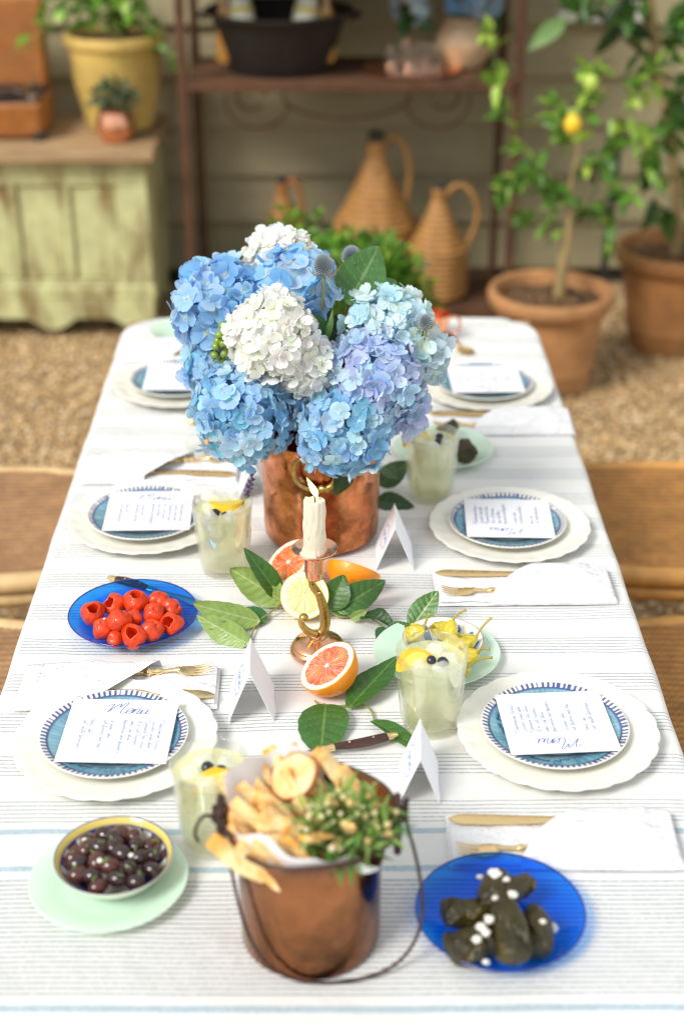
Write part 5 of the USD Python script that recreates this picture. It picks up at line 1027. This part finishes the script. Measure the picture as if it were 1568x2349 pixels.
stem_px(sb, [(722, 1608, .757), (748, 1621, .758), (806, 1617, .759), (858, 1656, .758)])
sv = thing('leafy_sprig', 'two dark leaves between the copper vase and the right tumbler', 'leafy sprig')
leaf_px(sv, (872, 1110), .765, (938, 1058), .800, 60, (.1, -.7, .7), (.06, .12, .05), DV, .2, .05); leaf_px(sv, (866, 1150), .760, (950, 1160), .758, 56, (0, -.5, .8), (.028, .075, .022), (.07, .14, .05), .2, .08); leaf_px(sv, (880, 1070), .80, (912, 1100), .79, 40, (0, -.6, .7), (.07, .14, .06), DV)
stem_px(sv, [(862, 1120, .765), (868, 1150, .758)])

# ------------------------------------------------------------------ copper vase and hydrangeas
VP = az(737, 1222); VX, VY = VP[0], VP[1]
vs_ = thing('copper_vase', 'hammered copper pot with a brass drop handle holding the hydrangeas', 'vase', VP)
put('body', lathe([(0, .002), (.080, .002), (.088, .004), (.0935, .012), (.095, .03), (.0955, .10), (.0965, .175), (.0985, .186), (.0995, .190), (.098, .192), (.0945, .188), (.093, .17), (.092, .03), (.085, .01), (0, .01)], 96, lambda r, z, a: (r * (1 + .004 * (meshkit.noise(np.stack([np.cos(a) * 9, np.sin(a) * 9, z * 90], -1), 2) - .5) * 2), z)), M['copper'], vs_, 60)
hp = lambda u, v_: (lambda q: np.array([q[0] - VX, -.1045, q[2] - VP[2]]))(ay(u, v_, VY - .1045))
put('handle', tube(spline([hp(u, v_) for u, v_ in ((694, 1050), (679, 1062), (674, 1085), (684, 1108), (706, 1120), (735, 1123), (760, 1114), (769, 1092), (762, 1066), (744, 1052))], 44), np.interp(np.linspace(0, 1, 44), [0, .3, .5, .7, 1], [.0032, .0042, .0056, .0042, .0032]), 10), M['brass'], vs_)
for u, v_ in ((700, 1048), (738, 1050)):
    q = hp(u, v_); put('lug', tf(ball((.008, .009, .007), 3), None, q + [0, .005, 0]), M['brass'], vs_)
q = hp(742, 1122); put('handle_knob', tf(ball((.010, .0060, .0068), 3), None, q), M['brass'], vs_)
lf = [hp(u, v_) for u, v_ in ((718, 1045), )]
put('back_plate', tf(lathe([(0, .003), (.016, .002), (.020, 0)], 24), rotx(PI / 2), hp(718, 1046) + [0, .009, 0]), M['brass'], vs_, 40)

def floret(size, seed, base, centre, edge, cup):
    rs = np.random.default_rng(seed); vs, fs, cs, n = [], [], [], 0
    T_ = np.array([.04, .30, .58, .82, .96, 1.0]); wv = np.array([.08, .34, .52, .50, .30, .12]); S_ = np.array([-1, -.5, 0, .5, 1.])
    for k in range(4):
        a = k * PI / 2 + rs.uniform(-.12, .12); L = size * rs.uniform(.88, 1.08); cu = cup * rs.uniform(.4, 1.6); tw = rs.uniform(-.25, .25); dr = rs.uniform(-.3, .15)
        t, s = np.meshgrid(T_, S_, indexing='ij'); w = wv[:, None] * L
        X = L * t * np.where(np.abs(s) > .9, .96, 1.0); Y = s * w; Z = L * (cu * t ** 2 + .35 * cu * s ** 2 * t + dr * t ** 3) + tw * Y + (.0012 if k % 2 else 0)
        v = np.stack([X * math.cos(a) - Y * math.sin(a), X * math.sin(a) + Y * math.cos(a), Z], -1).reshape(-1, 3); vs.append(v); fs.append(tri(grid_faces(6, 5)) + n); n += len(v)
        pc = np.array(base) * rs.uniform(.9, 1.1); tt = t.reshape(-1, 1); c = np.where(tt < .3, np.array(centre) * (1 - tt / .3) + pc * (tt / .3), pc * (1 - (tt - .3) / .7) + np.array(edge) * ((tt - .3) / .7)); cs.append(c)
    bv, bf = ball(size * .085, 0); bv = bv + [0, 0, size * .06]; vs.append(bv); fs.append(bf + n); cs.append(np.broadcast_to(np.array(centre) * .9, bv.shape))
    return (np.vstack(vs), np.vstack(fs)), np.clip(np.vstack(cs), 0, .95)
PAL = {'blue': [((.24, .49, .80), (.70, .76, .60), (.38, .62, .87)), ((.36, .60, .85), (.78, .82, .68), (.52, .72, .89)), ((.17, .40, .75), (.6, .68, .6), (.28, .54, .83))],
       'deep': [((.17, .45, .83), (.72, .78, .58), (.27, .57, .88)), ((.26, .54, .87), (.76, .80, .62), (.38, .64, .89)), ((.48, .69, .89), (.80, .84, .70), (.58, .76, .90))],
       'sky': [((.36, .63, .83), (.62, .76, .74), (.52, .74, .88)), ((.50, .74, .88), (.70, .82, .80), (.66, .83, .91)), ((.20, .50, .76), (.42, .62, .68), (.34, .64, .84)), ((.30, .57, .84), (.55, .68, .76), (.46, .68, .89))],
       'pale': [((.54, .75, .87), (.80, .84, .66), (.66, .82, .90)), ((.66, .82, .88), (.84, .87, .70), (.76, .87, .90)), ((.42, .68, .84), (.72, .80, .68), (.55, .77, .88)), ((.74, .85, .82), (.82, .86, .60), (.74, .87, .89))],
       'lilac': [((.42, .62, .87), (.55, .62, .78), (.60, .74, .91)), ((.56, .69, .89), (.6, .64, .78), (.69, .79, .91)), ((.40, .63, .87), (.55, .65, .8), (.54, .75, .90)), ((.50, .58, .84), (.54, .5, .7), (.62, .69, .89))],
       'white': [((.90, .91, .85), (.74, .80, .5), (.93, .94, .90)), ((.92, .92, .89), (.80, .84, .64), (.94, .94, .92)), ((.89, .91, .80), (.68, .76, .42), (.93, .94, .88))]}
def head(label, u, v_, dy, rpx, pal, n, fs, squash=1.0, tilt=None):
    P = ay(u, v_, VY + dy); sc = FPX / ((P - CAM) @ FW); r = rpx / sc
    t = thing('hydrangea', label, 'hydrangea', P); out = P - np.array([VX, VY, .98]); out = out / np.linalg.norm(out); camd = CAM - P; camd /= np.linalg.norm(camd)
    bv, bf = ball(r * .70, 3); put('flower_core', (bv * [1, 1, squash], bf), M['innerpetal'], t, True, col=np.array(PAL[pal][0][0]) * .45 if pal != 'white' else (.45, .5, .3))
    n = int(n * 1.25); gold = PI * (3 - math.sqrt(5)); rs = np.random.default_rng(int(u * 7 + v_)); k_ = 0
    for k in range(n):
        z = 1 - 2 * (k + .5) / n; a = k * gold + rs.uniform(-.2, .2); d = np.array([math.sqrt(max(0, 1 - z * z)) * math.cos(a), math.sqrt(max(0, 1 - z * z)) * math.sin(a), z]); d = d + rs.normal(0, .05, 3); d /= np.linalg.norm(d)
        if d @ camd < -.35: continue
        b, c, e = PAL[pal][rs.integers(len(PAL[pal]))]; g, col = floret(fs * rs.uniform(.68, 1.12) / 2 * .94, int(rs.integers(1e6)), jit(b, .07), c, jit(e, .05), rs.uniform(.05, .40))
        nd = d + rs.normal(0, .30, 3) + camd * .10
        put('floret', tf(g, zframe(nd, rs.normal(0, 1, 3)), d * [1, 1, squash] * r * rs.uniform(.80, 1.03)), M['petal'], t, True, col=col)
    put('stalk', tube(spline([(0, 0, 0), (np.array([VX, VY, .99]) - P) * .5 + [0, 0, -.01], np.array([VX, VY, .93]) - P], 8), .004, 6), M['twig'], t)
head('large blue hydrangea head at the upper left of the bouquet', 505, 705, .02, 108, 'blue', 120, .050)
head('small blue hydrangea head at the left edge below the largest blue one', 487, 845, -.01, 62, 'sky', 60, .040)
head('vivid blue hydrangea head at the top, in front of the rear white one', 682, 655, .02, 84, 'deep', 64, .058)
head('white hydrangea head at the top back of the bouquet', 645, 590, .10, 72, 'white', 120, .034, .9)
head('large white hydrangea head in the middle of the bouquet', 622, 768, -.09, 98, 'white', 170, .036)
head('smaller white hydrangea head right of the large middle white one', 700, 838, -.09, 62, 'white', 90, .036)
head('sky blue hydrangea head at the lower left of the bouquet', 560, 945, -.09, 116, 'sky', 190, .038)
head('small blue hydrangea head in the gap below the white ones', 705, 915, -.05, 66, 'sky', 90, .034)
head('blue hydrangea head lowest in the bouquet, over the vase handle', 790, 985, -.115, 108, 'sky', 190, .036)
head('pale blue hydrangea head with cream centres at the upper right', 893, 763, -.02, 104, 'pale', 170, .036)
head('lilac blue hydrangea head at the right middle of the bouquet', 858, 868, -.085, 108, 'lilac', 170, .042)
head('pale blue hydrangea head at the right edge of the bouquet', 962, 815, -.03, 64, 'pale', 90, .040)
head('mauve tinged hydrangea head at the lower right of the bouquet', 908, 925, -.06, 66, 'lilac', 80, .042)
def bouquet_leaf(label, pts, W, up, top=DK, vein=DV, **k):
    t = thing('hydrangea_leaf', label, 'leaf'); p0, p1 = [ay(u, v_, VY + dy) for u, v_, dy in pts]; L = np.linalg.norm(p1 - p0); g, c = big_leaf(L, W, k.get('cup', .2), k.get('droop', .1), .04, int(rng.integers(90)), top, vein)
    put('blade', tf(g, frame(p1 - p0, up), p0), M['gleaf'], t, True, col=c)
bouquet_leaf('large serrated green leaf behind the thistles', ((800, 690, .0), (872, 565, .03)), .088, (.25, -.9, .3), (.07, .19, .05), (.20, .34, .12), cup=.1); bouquet_leaf('green leaf tip right of the large serrated leaf', ((840, 690, .06), (912, 640, .09)), .05, (0, -.8, .5), (.06, .17, .04))
bouquet_leaf('dark leaf between the middle white and the right hydrangeas', ((742, 770, -.04), (690, 722, -.06)), .042, (.2, -.9, .4), (.035, .12, .02), cup=.2); bouquet_leaf('narrow upright leaf in the centre of the bouquet', ((752, 780, -.05), (760, 705, -.04)), .012, (-.6, -.7, .2), (.09, .2, .05)); bouquet_leaf('dark green leaf behind the blue top hydrangea', ((720, 760, 0), (752, 690, .0)), .04, (.3, -.9, .2), (.03, .09, .02))
bouquet_leaf('dark pointed leaf hanging over the rim of the copper vase', ((800, 1070, -.108), (768, 1140, -.112)), .032, (.1, -1, .1), (.02, .06, .015), (.05, .1, .03)); bouquet_leaf('small dark leaf under the middle white hydrangeas', ((685, 880, -.10), (735, 892, -.11)), .028, (0, -.9, .4), (.03, .10, .02)); bouquet_leaf('dark leaf under the large upper left hydrangea', ((600, 830, -.03), (660, 880, -.05)), .06, (0, -.9, .4), (.02, .06, .015)); bouquet_leaf('dark leaf deep in the right of the bouquet', ((800, 900, -.02), (770, 720, .02)), .09, (0, -1, .2), (.018, .055, .015))
def thistle(label, u, v_, dy, rpx, foot, spikes=260):
    P = ay(u, v_, VY + dy); sc = FPX / ((P - CAM) @ FW); r = rpx / sc; t = thing('thistle', label, 'thistle', P)
    bv, bf = ball(1.0, 3); put('head_core', (bv * [r * .88, r * .88, r * 1.15], bf), M['thistle'], t, True, col=(.05, .075, .08))
    parts, cs = [], []; ga = PI * (3 - math.sqrt(5))
    for k in range(spikes):
        z = 1 - 1.75 * (k + .5) / spikes; a = k * ga; q = math.sqrt(max(0, 1 - z * z)); d = np.array([q * math.cos(a), q * math.sin(a), z]); p = d * [r * .86, r * .86, r * 1.12]
        g = tf(lathe([(.0015, 0), (.0010, .0022), (0, .0056)], 4), zframe(d + [0, 0, .25]), p); parts.append(g); cs.append(np.array([[.05, .08, .09]] * 4 + [[.22, .27, .31]] * 4 + [[.50, .54, .56]] * 4))
    put('spikes', join(parts), M['thistle'], t, False, col=np.vstack(cs))
    for k in range(9):
        a = k * 2 * PI / 9 + .2; e = np.array([math.cos(a), math.sin(a), 0]); L = r * rng.uniform(1.7, 2.5)
        put('bract', tube(spline([e * .2 * r + [0, 0, -r], e * L * .55 + [0, 0, -r * 1.15], e * L + [0, 0, -r * .2 + rng.uniform(-.004, .008)]], 10), np.linspace(.0012, .0003, 10), 5), M['thistle'], t, True, col=(.20, .27, .27) if k % 4 else (.40, .22, .06))
    put('stem', tube(spline([(0, 0, -r), np.array([0, 0, -r * 3.0]), ay(*foot[:2], VY + foot[2]) - P], 12), .0022, 6), M['stemgreen'], t)
thistle('grey blue thistle on the left, above the vivid blue hydrangea', 741, 608, -.03, 19, (735, 730, -.01)); thistle('grey blue thistle on the right, before the large leaf', 806, 589, .04, 18.5, (790, 740, .02)); thistle('small thistle poking out of the pale hydrangea at the upper right', 975, 738, -.07, 12, (950, 790, -.04), 120)
bt = thing('berry_cluster', 'cluster of round green berries left of the middle white hydrangea', 'berries', ay(512, 790, VY - .055))
b0 = ay(512, 790, VY - .055)
for k, (u, v_) in enumerate(((512, 748), (520, 752), (503, 768), (518, 775), (495, 795), (512, 788), (526, 785), (492, 815), (515, 812), (508, 830), (524, 800), (530, 770), (500, 782))):
    q = ay(u, v_, VY - .06 - .008 * (k % 3)) - b0; put('berry', tf(ball(.0066 + .001 * (k % 3 == 0), 3), None, q), M['berry'], bt); put('berry_tip', tf(ball(.0012, 1), None, q + [0, -.006, -.003]), M['wick'], bt)
put('stem', tube(spline([(0, 0, .02), (.01, .01, -.03), (.05, .04, -.08)], 8), .002, 6), M['stemgreen'], bt)

# ------------------------------------------------------------------ far dishes
P = az(505, 1030); t = thing('glass_dish', 'clear beaded glass dish with orange cheese behind the bouquet', 'dish', P); put('dish', lathe([(0, .003), (.045, .003), (.05, .0), (.056, .005), (.064, .013), (.0655, .0145), (.0635, .0150), (.054, .0075), (.045, .006), (0, .006)], 60, lambda r, z, a: (r * (1 + .015 * (r > .06) * np.cos(30 * a)), z)), M['clearpane'], t, 50)
for k, (dx, dy, rz) in enumerate(((-.018, -.012, .3), (.012, -.022, -.2), (.008, .014, .8), (-.012, .016, 1.2), (-.002, -.004, .5))):
    c = thing('cheese_wedge', 'orange cheese wedge on the clear glass dish behind the bouquet', 'cheese', P + [dx, dy, .0062 + (.016 if k == 4 else 0)], rotz(rz), 'orange cheese wedges on the glass dish'); v_, f_ = extrude(Polygon([(-.018, -.011), (.018, -.013), (.016, .012), (-.014, .012)]), .015); put('wedge', (v_, f_), M['cheese'], c, False)
P = az(992, 776); t = thing('copper_mug', 'small copper mug at the far end, right behind the bouquet', 'mug', P); put('body', lathe([(0, 0), (.026, 0), (.030, .006), (.036, .045), (.037, .058), (.0355, .058), (.034, .045), (.028, .008), (0, .008)], 36), M['copper_bright'], t, 50); put('handle', tube(spline([(.036, 0, .048), (.056, 0, .045), (.056, 0, .02), (.033, 0, .014)], 16), .003, 8), M['copper_bright'], t)
P = az(1064, 806); R = frame(az(1064, 806) - az(1026, 770), UP); t = thing('spoon', 'gold spoon with a dark handle at the far right end of the table', 'spoon', P, R); xs = np.linspace(-.14, -.045, 12); put('handle', etube(np.c_[xs, 0 * xs, 0 * xs + .005], np.full(12, .0052), np.full(12, .0036)), M['rosewood'], t); xs = np.linspace(-.045, -.012, 8); put('neck', etube(np.c_[xs, 0 * xs, 0 * xs + .005], np.linspace(.0045, .0030, 8), np.linspace(.0035, .002, 8)), M['gold'], t)
bo, bf_ = lathe([(0, .001), (.010, .0015), (.016, .004), (.0175, .0062), (.0165, .0066), (.010, .0034), (0, .003)], 32); put('bowl', (bo * [1.35, 1, 1] + [.006, 0, 0], bf_), M['gold'], t, 60)
# hydrangeas standing in the stoneware jar on the rack
for k, (u, v_) in enumerate(((945, 10), (1065, -12), (1110, 2))):
    P = ay(u, v_, 5.32); t = thing('hydrangea', ['pale blue hydrangea head on the rack, left one', 'blue hydrangea head in the jar on the rack, middle one', 'violet hydrangea head on the rack, right one'][k], 'hydrangea', P); r = .062
    for j in range(60):
        d = rng.normal(0, 1, 3); d /= np.linalg.norm(d)
        if d[1] > .4: continue
        b, c, e = PAL[['pale', 'deep', 'lilac'][k]][rng.integers(3)]; g, col = floret(.022, int(rng.integers(1e6)), jit(b, .07), c, e, .2); put('floret', tf(g, zframe(d + rng.normal(0, .2, 3), rng.normal(0, 1, 3)), d * r), M['petal'], t, True, col=col)
    put('stalk', tube([(0, 0, 0), np.array([pt[0], 5.34, SH + .14]) - P], .004, 6), M['twig'], t)
    for j in range(7): leaf_at(t, np.array([rng.uniform(-.03, .03), .0, -.03]), rng.normal(0, 1, 3) + [0, -.4, -.8], .09, .05, jit((.05, .13, .03)))
